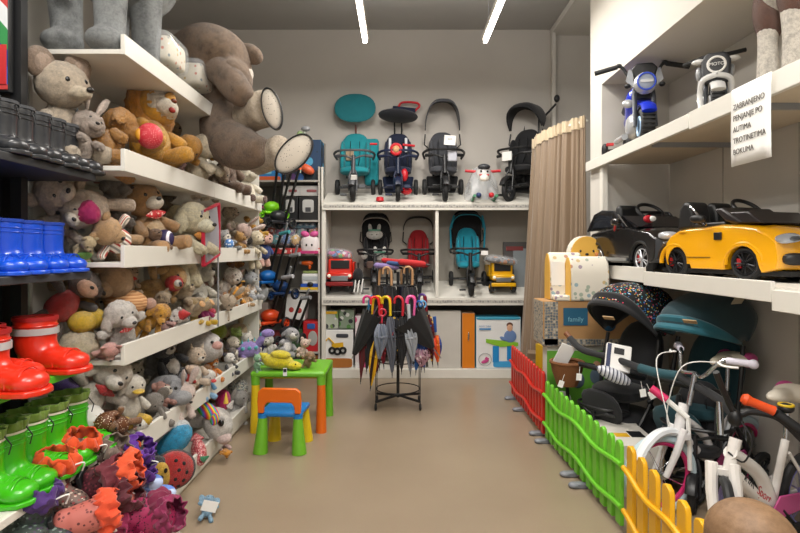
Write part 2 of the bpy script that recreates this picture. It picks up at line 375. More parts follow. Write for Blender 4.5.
# ================================================================ CURTAIN
def curtain():
    t = thing('fitting_curtain', 'beige satin curtain gathered on a curved rail in the right corner', 'curtain', (0, 0, 0))
    rail = smooth([(1.62, 4.58, 2.53), (1.53, 4.75, 2.53), (1.45, 5.02, 2.53), (1.415, 5.32, 2.53), (1.45, 5.62, 2.53), (1.56, 5.8, 2.53), (1.8, 5.86, 2.53)], 10)
    N = 300
    def pt(u):
        i = u*(len(rail)-1); k = min(int(i), len(rail)-2); return rail[k].lerp(rail[k+1], i-k)
    def fn(u, v):
        p = pt(u); q = pt(min(u+.01, 1)); q0 = pt(max(u-.01, 0)); d = (q-q0).normalized(); nrm = Vector((-d.y, d.x, 0))
        am = .034+.035*v; z = 2.56-2.46*v
        f = math.sin(u*112+2.2*math.sin(u*23)+.8*v*math.sin(u*9))+.35*math.sin(u*341+v*2)
        sp = 1+.05*v
        c = Vector((1.62, 5.2, 0)); w = Vector((p.x, p.y, 0)); w = Vector((c.x+(w.x-c.x)*(1+.5*v), c.y+(w.y-c.y)*(1+.06*v), 0))
        return (min(w.x+nrm.x*f*am, 1.83 if w.y > 4.62 else 1.605), max(w.y+nrm.y*f*am, 4.535), z)
    m, nt, b = nodes('satin_curtain'); b.inputs['Base Color'].default_value = srgb('86725c'); b.inputs['Roughness'].default_value = .38; b.inputs['Sheen Weight'].default_value = .4
    MB().grid(fn, N, 26).build('curtain_cloth', m, t, ang=180)
    def hd(u, v):
        x, y, z = fn(u, .04); p_ = pt(u); x = p_.x+(x-p_.x)*.75-.014; y = p_.y+(y-p_.y)*.75-.01; return ((x-1.62)*1.01+1.62 if x < 1.6 else x, y, 2.47+.1*(1-v)*1.0+.004*math.sin(u*600))
    MB().grid(hd, N, 3).build('gathered_heading', fabric('cbb99c'), t, ang=180)
    MB().tube(rail, .012, 8).build('rail', WHITE, t)
curtain()
# ================================================================ PLUSH TOYS
PROTO = {}
def proto(shape, fur=0):
    k = (shape, fur)
    if k in PROTO: return PROTO[k]
    bm = bmesh.new(); bmesh.ops.create_icosphere(bm, subdivisions=4 if fur else 3, radius=1)
    for v in bm.verts:
        x, y, z = v.co
        if shape == 'egg': q = 1-.22*z; v.co = (x*q, y*q, z)
        elif shape == 'limb':            # from 0 to 1 along z, paw at the far end
            t = (z+1)/2; q = .78+.34*max(0, t-.45)**.8; v.co = (x*q, y*q, t*1.0)
            if abs(z) < .92: s = (1-z*z)**-.28 if abs(z) < .9 else 1.55; v.co.x *= min(s, 1.5); v.co.y *= min(s, 1.5)
        elif shape == 'flop':            # long hanging ear: narrow root, wide tip
            t = (z+1)/2; q = .45+.75*t; v.co = (x*q, y*q*.55, t)
        elif shape == 'cone':
            t = (z+1)/2; q = (1-t)*.9+.12; r_ = math.hypot(x, y) or 1; s = q/max(r_, .15) if r_ > .15 else 1; v.co = (x*min(s, 2), y*min(s, 2), t)
        elif shape == 'cup': v.co = (x, y*.35 + (.25*(x*x+z*z)), z)
    if fur:
        for v in bm.verts:
            n_ = noise.noise(v.co*(7 if fur == 1 else 4.5)); n2 = noise.noise(v.co*19+Vector((5, 1, 2)))
            v.co *= 1+(.05 if fur == 1 else .13)*n_+(.035 if fur == 1 else .07)*n2
    me = bpy.data.meshes.new('plush_'+shape); bm.to_mesh(me); bm.free(); me.materials.append(None)
    me.polygons.foreach_set('use_smooth', [True]*len(me.polygons)); PROTO[k] = me; return me
def put(name, shape, mat, parent, loc, scale, rot=(0, 0, 0), fur=0, label=None):
    o = bpy.data.objects.new(name, proto(shape, fur)); col.objects.link(o); o.parent = parent
    o.location = loc; o.scale = scale if isinstance(scale, (list, tuple)) else (scale,)*3; o.rotation_euler = [R(a) for a in rot]
    o.material_slots[0].link = 'OBJECT'; o.material_slots[0].material = mat
    if label: o['label'] = label
    return o
def limb(name, mat, parent, a, b, r, fur=0, shape='limb', ry=1):
    a, b = Vector(a), Vector(b); d = b-a
    o = put(name, shape, mat, parent, a, (r, r*ry, d.length), fur=fur); o.rotation_euler = d.to_track_quat('Z', 'Y').to_euler(); return o
DK = '1a1613'
def toy(name, label, loc, s, c, rot=(0, 0, 90), sp='bear', belly=None, muz=None, pad=None, ear=None, inner=None, pose='sit', fur=1, nose=DK, shirt=None, bow=None, cat='plush toy', group=None, hat=None, eye=True, arm=None, leg=None, c2=None):
    """soft toy about s metres tall when sitting, facing -Y before rot is applied; loc is its middle"""
    t = thing(name, label, cat, loc, rot=rot, s=s, group=group)
    m = plush(c, c2, 28, fur == 2); mz = plush(muz) if muz else m; pd = plush(pad) if pad else m; er = plush(ear) if ear else m
    tm = shirt if shirt else m; z0 = -.45
    put('body', 'egg', tm, t, (0, 0, z0+.27), (.215, .19, .28), fur=0 if shirt else fur)
    if belly: put('belly', 'ball', plush(belly), t, (0, -.055, z0+.25), (.165, .155, .215), fur=1)
    H = z0+.70
    put('head', 'ball', m, t, (0, -.03, H), (.235, .215, .215), fur=fur)
    fy = -.03-.2
    if sp in ('bear', 'monkey', 'mouse', 'lion'):
        er_r = {'bear': .085, 'monkey': .1, 'mouse': .14, 'lion': .07}[sp]; ex = .19 if sp != 'monkey' else .25; ez = H+.17 if sp != 'monkey' else H+.03
        for q in (-1, 1):
            e = put('ear', 'ball', er, t, (q*ex, .01, ez), (er_r, er_r*.5, er_r), fur=1)
            if inner: put('inner_ear', 'ball', plush(inner), e, (0, -.6, 0), (.65, .5, .65))
    if sp == 'lion': put('mane', 'ball', er, t, (0, .04, H), (.31, .15, .3), fur=2)
    if sp == 'dog':
        for q in (-1, 1): limb('ear', er, t, (q*.17, -.02, H+.13), (q*.28, -.06, H-.2), .1, fur, 'flop')
    if sp == 'bunny':
        for q in (-1, 1):
            e = limb('ear', er, t, (q*.08, 0, H+.16), (q*.17, .05, H+.58), .085, fur, 'flop')
            if inner: put('inner_ear', 'flop', plush(inner), e, (0, .25, .12), (.6, .6, .8))
    if sp == 'cat':
        for q in (-1, 1): limb('ear', er, t, (q*.13, 0, H+.12), (q*.19, 0, H+.31), .085, 1, 'cone', .6)
    if sp == 'elephant':
        for q in (-1, 1): put('ear', 'ball', er, t, (q*.28, .0, H+.02), (.16, .045, .2), (0, q*15, q*-20), fur=1)
        o = limb('trunk', m, t, (0, -.2, H-.02), (0, -.4, H-.3), .07, fur)
    elif sp == 'duck':
        put('beak', 'ball', plush(muz or 'e8921e'), t, (0, fy-.04, H-.03), (.11, .1, .04))
    else:
        mr = {'bear': (.115, .1, .085), 'dog': (.115, .15, .095), 'cat': (.1, .06, .07), 'monkey': (.17, .09, .12), 'bunny': (.1, .08, .07), 'mouse': (.09, .16, .07), 'lion': (.13, .11, .1)}[sp]
        put('muzzle', 'ball', mz, t, (0, fy+.01, H-.06), mr, fur=1)
        put('nose', 'ball', plain(nose, .35), t, (0, fy+.01-mr[1], H-.02), (.036, .026, .026))
    if eye:
        for q in (-1, 1): put('eye', 'ball', EYE_M, t, (q*.09, fy+.02, H+.05), (.024, .018, .026))
    am = plush(arm) if arm else (tm if shirt else m); lm = plush(leg) if leg else m
    P = {'sit': (((.16, -.02, z0+.44), (.27, -.22, z0+.26)), ((.11, -.06, z0+.1), (.2, -.42, z0+.09))),
         'lie': (((.15, 0, z0+.42), (.42, -.06, z0+.5)), ((.1, -.02, z0+.1), (.25, -.08, z0-.28))),
         'hang': (((.15, -.1, z0+.42), (.14, -.4, z0+.3)), ((.1, -.04, z0+.1), (.15, -.2, z0-.22))),
         'stand': (((.16, 0, z0+.44), (.3, -.05, z0+.18)), ((.1, 0, z0+.12), (.12, -.06, z0-.22)))}[pose]
    for q in (-1, 1):
        limb('arm', am, t, (q*P[0][0][0],)+P[0][0][1:], (q*P[0][1][0],)+P[0][1][1:], .085, fur)
        a, b = Vector((q*P[1][0][0],)+P[1][0][1:]), Vector((q*P[1][1][0],)+P[1][1][1:])
        l = limb('leg', lm, t, a, b, .105, fur)
        if pad: e = b+(b-a).normalized()*.0; u = put('foot_pad', 'ball', pd, t, e-(b-a).normalized()*.01, (.085, .085, .03)); u.rotation_euler = (b-a).to_track_quat('Z', 'Y').to_euler()
    if bow:
        for q in (-1, 1): put('bow', 'cone', bow, t, (0, -.2, z0+.5), (.07, .04, .15), (0, q*90, 0))
        put('bow_knot', 'ball', bow, t, (0, -.21, z0+.5), .035)
    if hat: limb('hat', hat, t, (0, 0, H+.12), (.06, .02, H+.45), .2, 0, 'cone')
    return t
def blob(name, label, loc, r, mat, rot=(0, 0, 0), cat='plush toy', fur=1, shape='egg', extra=(), group=None, eyes=None):
    """rounded toy: one big cushion body with small features; radii r in metres"""
    t = thing(name, label, cat, loc, rot=rot, group=group)
    put('body', shape, mat, t, (0, 0, 0), r, fur=fur)
    for (nm, sh, mt, l, sc, ro) in extra: put(nm, sh, mt, t, l, sc, ro)
    if eyes:
        for q in (-1, 1): put('eye', 'ball', EYE_M, t, (q*eyes[0], eyes[1], eyes[2]), eyes[3])
    return t
def L(px, py, X=-1.42, z=None):
    p = onX(px, py, X)
    if p.y < 2.44: p = at(px, py, 2.44)
    return p
def H_(px, ps, X=-1.42):
    ps = ps*1.2     # real size of a toy that spans ps pixels of the survey photo
    return ps*max(X*F/(px-CX), 2.44)/F
red_dot = spots('red_polka', 'c8242c', ['f3e9e2'], 4, .3, rand=.2)
check = spots('red_check', 'c22a2e', ['f0e4d8', 'b01e24'], 4, .45, rand=.1)

# --- shelf two (below the board with the elephant)
def T(name, label, px, py, ps, c, rot, X=-1.42, **k): return toy(name, label, L(px, py, X), H_(px, ps, X), c, rot, **k)
T('plush_mouse', 'cream and beige plush mouse with curled ear behind the black boots', 60, 112, 88, 'c7b49c', (10, -8, 70), -1.55, sp='mouse', muz='d6c3a6', ear='8d7460', inner='b59a86', fur=1, pose='sit')
T('plush_rabbit', 'pale pinkish grey fluffy plush rabbit at the near end of the second shelf', 82, 138, 52, 'b9a596', (0, 20, 60), -1.36, sp='bunny', inner='d9c3b4', fur=2, pose='hang')
t = T('plush_lion', 'orange plush lion with cream face holding a red ball', 152, 128, 74, 'cc8a34', (-12, 14, 62), -1.40, sp='lion', muz='e8dcc8', ear='c0762a', belly='dca85c', nose='6b2f16', fur=1)
put('face', 'ball', plush('e2d6c2'), t, (0, -.12, .25), (.2, .14, .17), fur=2)
put('nose_bridge', 'ball', plush('cf8a3a'), t, (0, -.27, .27), (.07, .05, .09)); put('mouth', 'ball', plain('8d2019'), t, (0, -.31, .12), (.04, .03, .03))
blob('toy_strawberry', 'red dotted plush ball held in the lion toy arms', L(150, 136, -1.27), (.062, .062, .066), spots('red_ball_dots', 'c02a38', ['e8a0a0'], 8, .25, rand=.2), shape='ball', fur=0, extra=[('print', 'ball', plain('d99a2b'), (-.035, -.04, 0), (.02, .02, .03), (0, 0, 0))])
T('plush_dog', 'caramel fluffy plush dog seen from behind beside the orange lion', 110, 138, 66, 'b8752f', (20, 30, 120), -1.43, sp='dog', fur=2, eye=False)
T('plush_puppy', 'cream plush puppy with orange ears and long legs hanging over the lip', 200, 160, 48, 'ddcdb0', (15, 0, 80), -1.33, sp='dog', ear='bf8440', muz='e6d9c0', pose='hang', nose='8a5a30')
T('plush_dog', 'orange plush dog lying behind the cream puppy', 180, 152, 44, 'b87a36', (60, 20, 60), -1.38, sp='dog', pose='lie')
T('plush_bear', 'dark brown plush bear on the second shelf under the giant bear', 226, 165, 50, '5a4436', (8, 0, 85), -1.36, sp='bear', muz='7c6450')
T('plush_bear', 'taupe plush bear slumped beside the dark brown bear', 214, 180, 32, '84705c', (40, 10, 95), -1.32, sp='bear')
t = T('plush_polar_bear', 'white plush polar bear with brown paw pads at the far end of the second shelf', 246, 184, 36, 'e6ddc8', (0, 0, 60), -1.33, sp='bear', pad='4c332a', pose='sit')
for (x, z) in ((-.035, .04), (.035, .04), (0, .0)): pass
T('plush_lion', 'tan plush lion half hidden at the back of the second shelf', 172, 138, 30, 'a8885e', (0, 0, 60), -1.58, sp='lion', ear='8b6238')
T('plush_dog', 'brown plush dog at the back of the second shelf beside the tan lion', 196, 140, 30, '8d6d4e', (0, 0, 80), -1.6, sp='dog')
# --- shelf three
T('plush_bear', 'beige curly plush bear lying on its side above the blue boots', 72, 200, 66, 'cbb096', (0, -70, 60), -1.52, sp='bear', pad='e2ccb8', muz='dcc7ae', fur=2, pose='lie')
T('plush_bear', 'pale pink curly plush bear lying over the beige one above the blue boots', 62, 222, 56, 'd5bda6', (30, 50, 50), -1.44, sp='bear', muz='ecdccb', fur=2, pose='lie', pad='e8c6b8')
t = T('plush_frog', 'beige plush paw toy with a green oval sole beside the blue boots', 84, 246, 26, 'c8b083', (60, 0, 60), -1.38, sp='bear', pad='5d9a3a', pose='sit', cat='plush toy')
put('green_sole', 'ball', plush('5f9c3c'), t, (0, -.25, -.2), (.28, .1, .2))
blob('cloth_scarf', 'crumpled magenta cloth scarf between the plush toys of the third shelf', L(88, 212, -1.42), (.05, .05, .055), fabric('a5163c', '7b0f55'), cat='scarf', fur=2)
T('plush_poodle', 'grey curly plush poodle high on the third shelf', 110, 200, 48, '6f6358', (0, 20, 80), -1.52, sp='dog', fur=2, eye=False)
T('plush_bear', 'tan plush bear in a striped white vest facing down on the third shelf', 112, 236, 50, 'bb8f62', (50, -60, 40), -1.40, sp='bear', shirt=stripes('vest_stripes', ['efe6da', 'b4382c', 'efe6da', '9a948c'], .5), pose='lie', eye=False)
T('plush_teddy', 'brown plush teddy bear with cream face and red checked bow', 146, 220, 66, 'a9794c', (-6, -12, 65), -1.42, sp='bear', muz='e8dcc8', belly='c9a67c', pad='b88758', bow=check, ear='c9b48e', arm='a3764c')
blob('plush_ball', 'dark purple plush ball with a white band on the third shelf', L(165, 239, -1.31), (.05, .05, .055), stripes('purple_white_band', ['2e2450', '2e2450', 'e9e4ee', '2e2450'], .32), (30, 0, 0), shape='ball', fur=0)
T('plush_tiger', 'mottled brown plush tiger at the back of the third shelf', 166, 204, 32, '6d5c3e', (0, 0, 80), -1.55, sp='cat', c2='2f281c')
T('plush_lion', 'mustard plush lion beside the mottled tiger on the third shelf', 190, 205, 26, '9c7236', (0, 0, 80), -1.6, sp='lion', ear='7f5524')
t = T('plush_dog', 'fluffy cream plush dog with an orange scarf and legs over the lip', 187, 236, 62, 'ead9b2', (12, 0, 78), -1.33, sp='dog', fur=2, pose='hang', bow=plush('e08a1c'), muz='efe2c4')
blob('plush_chick', 'round yellowish cream plush chick behind the orange scarf dog', L(176, 218, -1.45), (.07, .07, .085), plush('e7d3a0'), (0, 0, 90), eyes=(.02, -.07, .02, .008), extra=[('beak', 'cone', plush('e08a1c'), (0, -.06, 0), (.015, .015, .03), (90, 0, 0))])
blob('plush_ball', 'round lilac plush ball at the back of the third shelf', L(196, 217, -1.5), .062, plush('8a76b8'), shape='ball')
T('plush_leopard', 'spotted grey plush leopard right of the red framed sign', 229, 221, 30, '9c8b74', (0, 0, 80), -1.42, sp='cat', c2='3b3027')
T('plush_dog', 'caramel plush dog at the far end of the third shelf', 246, 218, 32, 'a8702e', (0, 20, 80), -1.42, sp='dog')
T('plush_dog', 'golden plush dog behind the caramel dog on the third shelf', 255, 226, 22, 'b98a3e', (0, -20, 80), -1.36, sp='dog')
T('plush_rabbit', 'small pink and white plush rabbit on the third shelf', 236, 234, 30, 'd8b9ae', (60, 40, 60), -1.36, sp='bunny', inner='e8d8d0', pose='lie')
T('plush_bear', 'small brown plush bear on the third shelf lip', 239, 243, 20, 'a97a44', (0, 0, 90), -1.3, sp='bear')
blob('plush_ball', 'small blue and white plush ball by the third shelf lip', L(229, 244, -1.28), .038, spots('blue_white_ball', '4f7db8', ['e4e8ee'], 2.2, .4), shape='ball', fur=0)
t = T('plush_dog', 'cream plush dog with black patches hanging at the far end of the third shelf', 254, 246, 28, 'd9cbae', (10, 0, 60), -1.28, sp='dog', ear='211b18', pose='hang')
T('rag_doll', 'small pink rag doll in blue at the far corner of the third shelf', 264, 246, 26, 'dba99a', (0, 0, 50), -1.3, sp='monkey', shirt=fabric('2b3f77'), pose='stand', cat='doll')
# --- shelf four
T('plush_monkey', 'dark brown plush monkey in a red shirt lying above the red boots', 72, 296, 54, '3a2a22', (10, 40, 60), -1.48, sp='monkey', muz='c49478', shirt=plush('b01c24'), arm='241c1a', pose='lie')
blob('plush_duck_feet', 'pair of round yellow plush feet above the cream cushion', L(82, 322, -1.35), (.055, .06, .05), plush('e2b414'), shape='ball', extra=[('foot', 'ball', plush('e2b414'), (-.0, .09, .005), (.055, .055, .05), (0, 0, 0)), ('foot', 'ball', plush('e2b414'), (.0, -.0, -.0), (.058, .058, .05), (0, 0, 0))])
blob('plush_cushion', 'square cream fur cushion beside the red boots', L(78, 348, -1.36), (.085, .09, .085), plush('d8c8a8', None, 28), (0, 10, 0), shape='ball', fur=2, cat='cushion')
T('plush_puppy', 'white fluffy plush puppy with a red polka dot bow on the fourth shelf', 120, 326, 52, 'e6ded4', (20, -20, 60), -1.33, sp='dog', fur=2, bow=red_dot, pose='lie')
T('plush_pig', 'pink plush pig lying under the white puppy', 108, 351, 30, 'cc8f86', (70, 0, 40), -1.33, sp='bear', pose='lie', muz='dba49a')
T('plush_dog', 'big tan plush dog lying face down on the fourth shelf', 100, 284, 60, 'a98560', (60, 60, 60), -1.5, sp='dog', pose='lie', eye=False)
blob('plush_turtle', 'caramel striped plush shell toy on the fourth shelf', L(126, 303, -1.4), (.1, .1, .068), stripes('shell_stripes', ['c08f62', 'd1a779', 'a8744a'], 1.4, .9, 'Z', 1.0), shape='ball', fur=1, extra=[('head', 'ball', plush('c99a86'), (.1, .05, -.01), .032, (0, 0, 0))])
T('plush_bear', 'small tan plush bear with a glossy red bow on the fourth shelf', 128, 280, 28, 'a98f74', (0, 10, 70), -1.42, sp='bear', bow=plain('b01820', .4), ear='8b7258')
t = T('plush_camel', 'yellow tan plush camel with long folded legs', 160, 285, 48, 'b98d56', (30, 50, 70), -1.42, sp='dog', pose='lie', c2='96703e')
blob('plush_ring', 'red plush ring toy with a white centre on the fourth shelf', L(174, 283, -1.33), (.05, .05, .05), plush('b92a26'), shape='ball', extra=[('centre', 'ball', plush('efe6dc'), (.035, -.03, 0), .022, (0, 0, 0)), ('dot', 'ball', plush('3a3a42'), (.055, -.042, 0), .01, (0, 0, 0))])
T('plush_leopard', 'spotted tan plush leopard lying under the camel', 160, 303, 28, '9a8468', (40, -30, 70), -1.36, sp='cat', c2='4a3a2a', pose='lie')
T('plush_dog', 'large white plush dog with dark eye patches on the fourth shelf', 197, 284, 46, 'e3dccb', (-10, 20, 60), -1.42, sp='dog', ear='e3dccb', fur=2)
T('plush_bear', 'tan plush bear showing two big peach soles on the fourth shelf', 188, 300, 34, 'b19a7c', (-35, 0, 75), -1.33, sp='bear', pad='d39b66', belly='8a7048')
T('plush_giraffe', 'orange yellow plush giraffe leaning over the fourth shelf lip', 154, 317, 34, 'c98a22', (50, 20, 60), -1.3, sp='dog', c2='8a5212', pose='hang')
T('santa_doll', 'small red and white santa doll on the fourth shelf lip', 173, 317, 26, 'e6ddd6', (60, 60, 40), -1.3, sp='bear', shirt=plush('bb1d1c'), hat=plush('bb1d1c'), arm='bb1d1c', leg='bb1d1c', cat='doll')
T('plush_bear', 'little plush bear in a purple and red dress beside the price pole', 204, 312, 24, 'c9a86c', (0, 0, 70), -1.28, sp='bear', shirt=fabric('8a1840', '5a1050'), leg='d1a520')
blob('plush_fish', 'small flat yellow plush fish on the fourth shelf lip', L(197, 322, -1.27), (.04, .055, .02), plush('d6a51c'), shape='ball', fur=0, extra=[('tail', 'cone', plush('d6a51c'), (0, .05, 0), (.03, .02, .04), (-90, 0, 0))])
blob('plush_strawberry', 'small crimson plush ball toy by the price pole', L(212, 312, -1.27), .026, plush('b01438'), shape='ball', fur=0)
T('plush_cow', 'white plush cow with brown patches right of the price pole', 226, 284, 34, 'dfd8cf', (20, 30, 60), -1.42, sp='cat', ear='6d4a3a', c2='8a6a58')
T('plush_fox', 'orange and white plush fox on the fourth shelf', 234, 299, 28, 'd58a3e', (40, -20, 50), -1.34, sp='cat', muz='efe6d8', belly='efe6d8')
T('plush_dog', 'brown plush dog at the back of the fourth shelf', 232, 270, 28, '8d5a30', (0, 20, 70), -1.5, sp='dog')
T('plush_dog', 'chestnut plush dog at the far back of the fourth shelf', 246, 274, 28, 'a0682e', (20, 40, 80), -1.45, sp='dog')
T('plush_husky', 'grey and white plush husky at the far end of the fourth shelf', 250, 286, 26, 'a2a5aa', (0, 0, 60), -1.32, sp='cat', muz='eeeeea', ear='34363c', belly='eeeeea')
T('plush_cat', 'brown white plush cat on the lip at the far end of the fourth shelf', 245, 297, 18, 'a5815a', (0, 0, 60), -1.29, sp='cat', muz='e8dccb')
T('plush_rabbit', 'tan long limbed plush rabbit flopped over the fourth shelf lip', 222, 306, 30, 'b5a18a', (50, 10, 60), -1.29, sp='bunny', pose='hang')
T('plush_penguin', 'small black and white plush penguin on the fourth shelf', 239, 286, 18, '26272c', (0, 0, 60), -1.36, sp='duck', belly='eae6dc', muz='d99a2c')
blob('plush_paw', 'grey plush paw toy dangling past the end of the fourth shelf', L(263, 296, -1.3), (.04, .045, .085), plush('8c8f92'), (0, 30, 0), extra=[('pad', 'ball', plush('c9c2b8'), (.01, -.035, -.05), (.025, .015, .03), (0, 0, 0))])
# --- shelf five
T('plush_dog', 'big white plush dog lying with a red scarf on the fifth shelf', 97, 388, 66, 'cfc6b8', (15, 40, 55), -1.42, sp='dog', bow=plush('b02a22'), pose='lie', ear='c7bcac', muz='e2dacd')
blob('plush_ball', 'dark purple plush ball under the red boots', L(66, 388, -1.4), .06, plush('4b3480'), shape='ball')
blob('plush_ball', 'white plush ball with coloured dots beside the green boots', L(88, 419, -1.36), .068, spots('white_dotted_plush', 'e2e0da', ['c8963a', '3c6aa8', '48494e', 'e2e0da'], 4, .22), shape='ball', fur=1)
t = T('plush_deer', 'brown plush fawn with white spots in front of the green boots', 112, 424, 36, '6a3e1c', (30, -60, 40), -1.25, sp='dog', pose='lie', fur=1)
for o in t.children:
    if o.name.startswith(('body', 'head', 'ear')): o.material_slots[0].material = spots('fawn_spots', '5f3618', ['e6d9c2'], 5, .23)
T('plush_duck', 'white plush duck with two yellow ball feet on the fifth shelf', 130, 398, 44, 'ddd5c6', (10, 0, 55), -1.33, sp='duck', leg='e2b01c', pose='sit', muz='e8b43a')
T('plush_elephant', 'dark grey plush elephant with a white oval badge on the fifth shelf', 153, 410, 36, '6e675f', (20, -20, 60), -1.32, sp='elephant', belly='e4e0d6')
blob('plush_bird', 'small white plush bird lying on the fifth shelf lip', L(141, 424, -1.27), (.035, .06, .03), plush('e2ddd2'), shape='ball', eyes=(.02, -.05, .01, .006), extra=[('beak', 'cone', plush('d8a49a'), (0, -.05, 0), (.012, .012, .03), (90, 0, 0))])
t = T('plush_penguin', 'black plush cat with a yellow flower on its head on the fifth shelf', 166, 358, 44, '1b1b20', (0, -20, 60), -1.44, sp='cat', muz='d9d2c6', belly='cfc7bc')
for k in range(5): put('flower_petal', 'ball', plush('d8c05a'), t, (.07+.05*math.cos(k*1.257), -.22, .34+.05*math.sin(k*1.257)), (.03, .02, .03))
t.name = 'plush_cat'
blob('plush_hippo', 'big round grey plush hippo on the fifth shelf', L(167, 392, -1.34), (.115, .12, .095), plush('85868a'), (0, 0, 70), shape='ball', eyes=(.04, -.1, .04, .01), extra=[('ear', 'ball', plush('6e6f74'), (-.06, -.06, .08), (.03, .02, .03), (0, 0, 0)), ('ear', 'ball', plush('6e6f74'), (.06, -.06, .08), (.03, .02, .03), (0, 0, 0)), ('snout', 'ball', plush('97989b'), (0, -.11, -.02), (.06, .05, .045), (0, 0, 0))])
T('plush_rabbit', 'pinkish white plush rabbit with long arms over the fifth shelf lip', 179, 402, 40, 'd8c2b8', (30, 0, 60), -1.28, sp='bunny', pose='hang', pad='d98f7c')
blob('plush_seal', 'large white plush seal with a grey face on the fifth shelf', L(200, 347, -1.38), (.13, .17, .115), plush('cfcac6'), (0, 0, 65), shape='ball', eyes=(.04, -.15, .05, .011), extra=[('muzzle', 'ball', plush('d39a90'), (0, -.15, .02), (.045, .035, .03), (0, 0, 0)), ('flipper', 'ball', plush('b4b0ac'), (-.11, -.04, -.05), (.03, .06, .05), (0, 0, 0)), ('flipper', 'ball', plush('b4b0ac'), (.11, -.04, -.05), (.03, .06, .05), (0, 0, 0))])
T('plush_cat', 'beige and white plush cat in front of the white seal', 194, 366, 34, 'cdb7a0', (0, 10, 60), -1.32, sp='cat', belly='e8e0d2', muz='e8e0d2')
T('plush_fox', 'small bright orange plush fox on the fifth shelf', 211, 369, 24, 'd5731c', (0, 0, 60), -1.32, sp='cat', muz='efe6d8')
T('plush_bird', 'small white plush parrot with red head and blue wings', 206, 383, 26, 'e0dcd6', (20, 0, 60), -1.27, sp='duck', arm='6a9bc8', leg='7fa9d2', muz='c8281e')
T('plush_elf', 'little plush elf in red and black beside the orange fox', 189, 376, 20, 'd9b9a0', (0, 30, 60), -1.3, sp='monkey', shirt=fabric('b3241f', '2a1b1b'))
blob('gift_bag', 'olive green plush pillow under the fourth shelf at the far end', L(219, 331, -1.48), (.06, .07, .07), plush('7f8c2c'), shape='ball', cat='pillow')
T('plush_cat', 'tan plush cat lying asleep at the far end of the fifth shelf', 243, 329, 36, 'b79c78', (0, 70, 60), -1.42, sp='cat', pose='lie')
T('plush_panda', 'small black and white plush panda near the purple dinosaur', 229, 364, 20, 'e0dcd4', (0, 0, 60), -1.29, sp='bear', ear='1d1d20', arm='1d1d20', leg='1d1d20')
T('plush_lamb', 'small cream plush lamb behind the panda', 232, 350, 24, 'd7c9b4', (0, 0, 60), -1.36, sp='dog', ear='3a302c', fur=2)
T('plush_frog', 'small green plush frog behind the lamb on the fifth shelf', 236, 339, 20, '87a04c', (0, 0, 60), -1.4, sp='bear')
T('plush_bear', 'small white plush bear at the fifth shelf end beside the green frog', 246, 345, 22, 'd8d2c8', (0, 0, 60), -1.33, sp='bear')
def dino(name, label, loc, s, c, sp_, rot):
    t = thing(name, label, 'plush toy', loc, rot=rot, s=s); m = plush(c); k = plush(sp_)
    put('body', 'egg', m, t, (0, .05, 0), (.2, .3, .2), fur=1); limb('neck', m, t, (0, -.15, .05), (0, -.35, .3), .12, 1); put('head', 'ball', m, t, (0, -.42, .36), (.12, .17, .11), fur=1)
    limb('tail', m, t, (0, .25, -.02), (.05, .7, -.1), .1, 1, 'cone')
    for q in (-1, 1):
        put('eye', 'ball', EYE_M, t, (q*.08, -.5, .42), .02)
        for y in (-.15, .2): limb('leg', m, t, (q*.13, y, -.05), (q*.17, y-.03, -.28), .08, 1)
    for i in range(5): put('back_spike', 'cone', k, t, (0, -.25+.15*i, .22-.02*i+(.1 if i == 0 else 0)), (.05, .03, .09))
    for i in range(6): put('spot', 'ball', k, t, (.17*(1 if i % 2 else -1), -.1+.08*i, .08), (.03, .05, .05))
    return t
dino('plush_dinosaur', 'purple plush dinosaur with turquoise spots at the end of the fifth shelf', L(250, 349, -1.24)+V(.0, 0, 0), .34, '8a76bd', '5cb3c4', (0, -10, 120))
# --- lowest deck
t = blob('plush_whale', 'big plush whale with bright blue belly and white rim on the lowest deck', L(174, 441, -1.26), (.11, .06, .07), plush('1b90c4', '177aa8'), (0, -38, 25), shape='ball', extra=[('white_rim', 'ball', plush('d4d6d8'), (-.01, .03, .02), (.125, .06, .085), (0, 0, 0)), ('grey_tail', 'ball', plush('5a6674'), (-.13, .02, -.0), (.07, .06, .055), (0, 0, 0))])
t = thing('plush_unicorn', 'white plush unicorn with a rainbow scaled mane lying on the lowest deck', 'plush toy', L(212, 424, -1.27)); o_ = Vector(t.location); MB.G = None
def UP(px, py, dy=0, X=0): return at(px, py, o_.y+dy)-o_
uw = plush('dedad4')
put('body', 'ball', uw, t, UP(196, 416, .1), (.12, .1, .075), (0, 0, 0), fur=1)
put('head', 'ball', uw, t, UP(218, 424, 0), (.095, .08, .115), (0, -20, 0), fur=1); put('muzzle', 'ball', plush('e6ccc6'), t, UP(224, 438, -.03), (.05, .045, .04), fur=1)
rb = stripes('rainbow_scales', ['d8323a', 'e88a2a', 'ecd83a', '4fb84a', '3a8cd0', '8a4ab8'], .55, .7, 'DIAGONAL')
put('mane', 'ball', rb, t, UP(208, 411, -.055), (.085, .035, .05), (0, 35, 0)); put('mane_tuft', 'ball', rb, t, UP(215, 419, -.075), (.03, .02, .045), (0, 20, 0))
put('eye', 'ball', EYE_M, t, UP(221, 423, -.078), (.02, .012, .024)); put('eyelid', 'ball', plush('b8b4b0'), t, UP(221, 419, -.07), (.026, .014, .02))
put('horn', 'cone', plain('d9b84a', .35), t, UP(226, 404, 0), (.018, .018, .08)); put('ear', 'cone', uw, t, UP(229, 408, 0), (.025, .02, .06), (0, 30, 0))
blob('plush_seal', 'long cream plush seal lying behind the unicorn on the lowest deck', L(198, 412, -1.5), (.1, .2, .09), plush('c9c0b4'), (0, 0, 20), shape='ball', eyes=(.04, -.18, .02, .01))
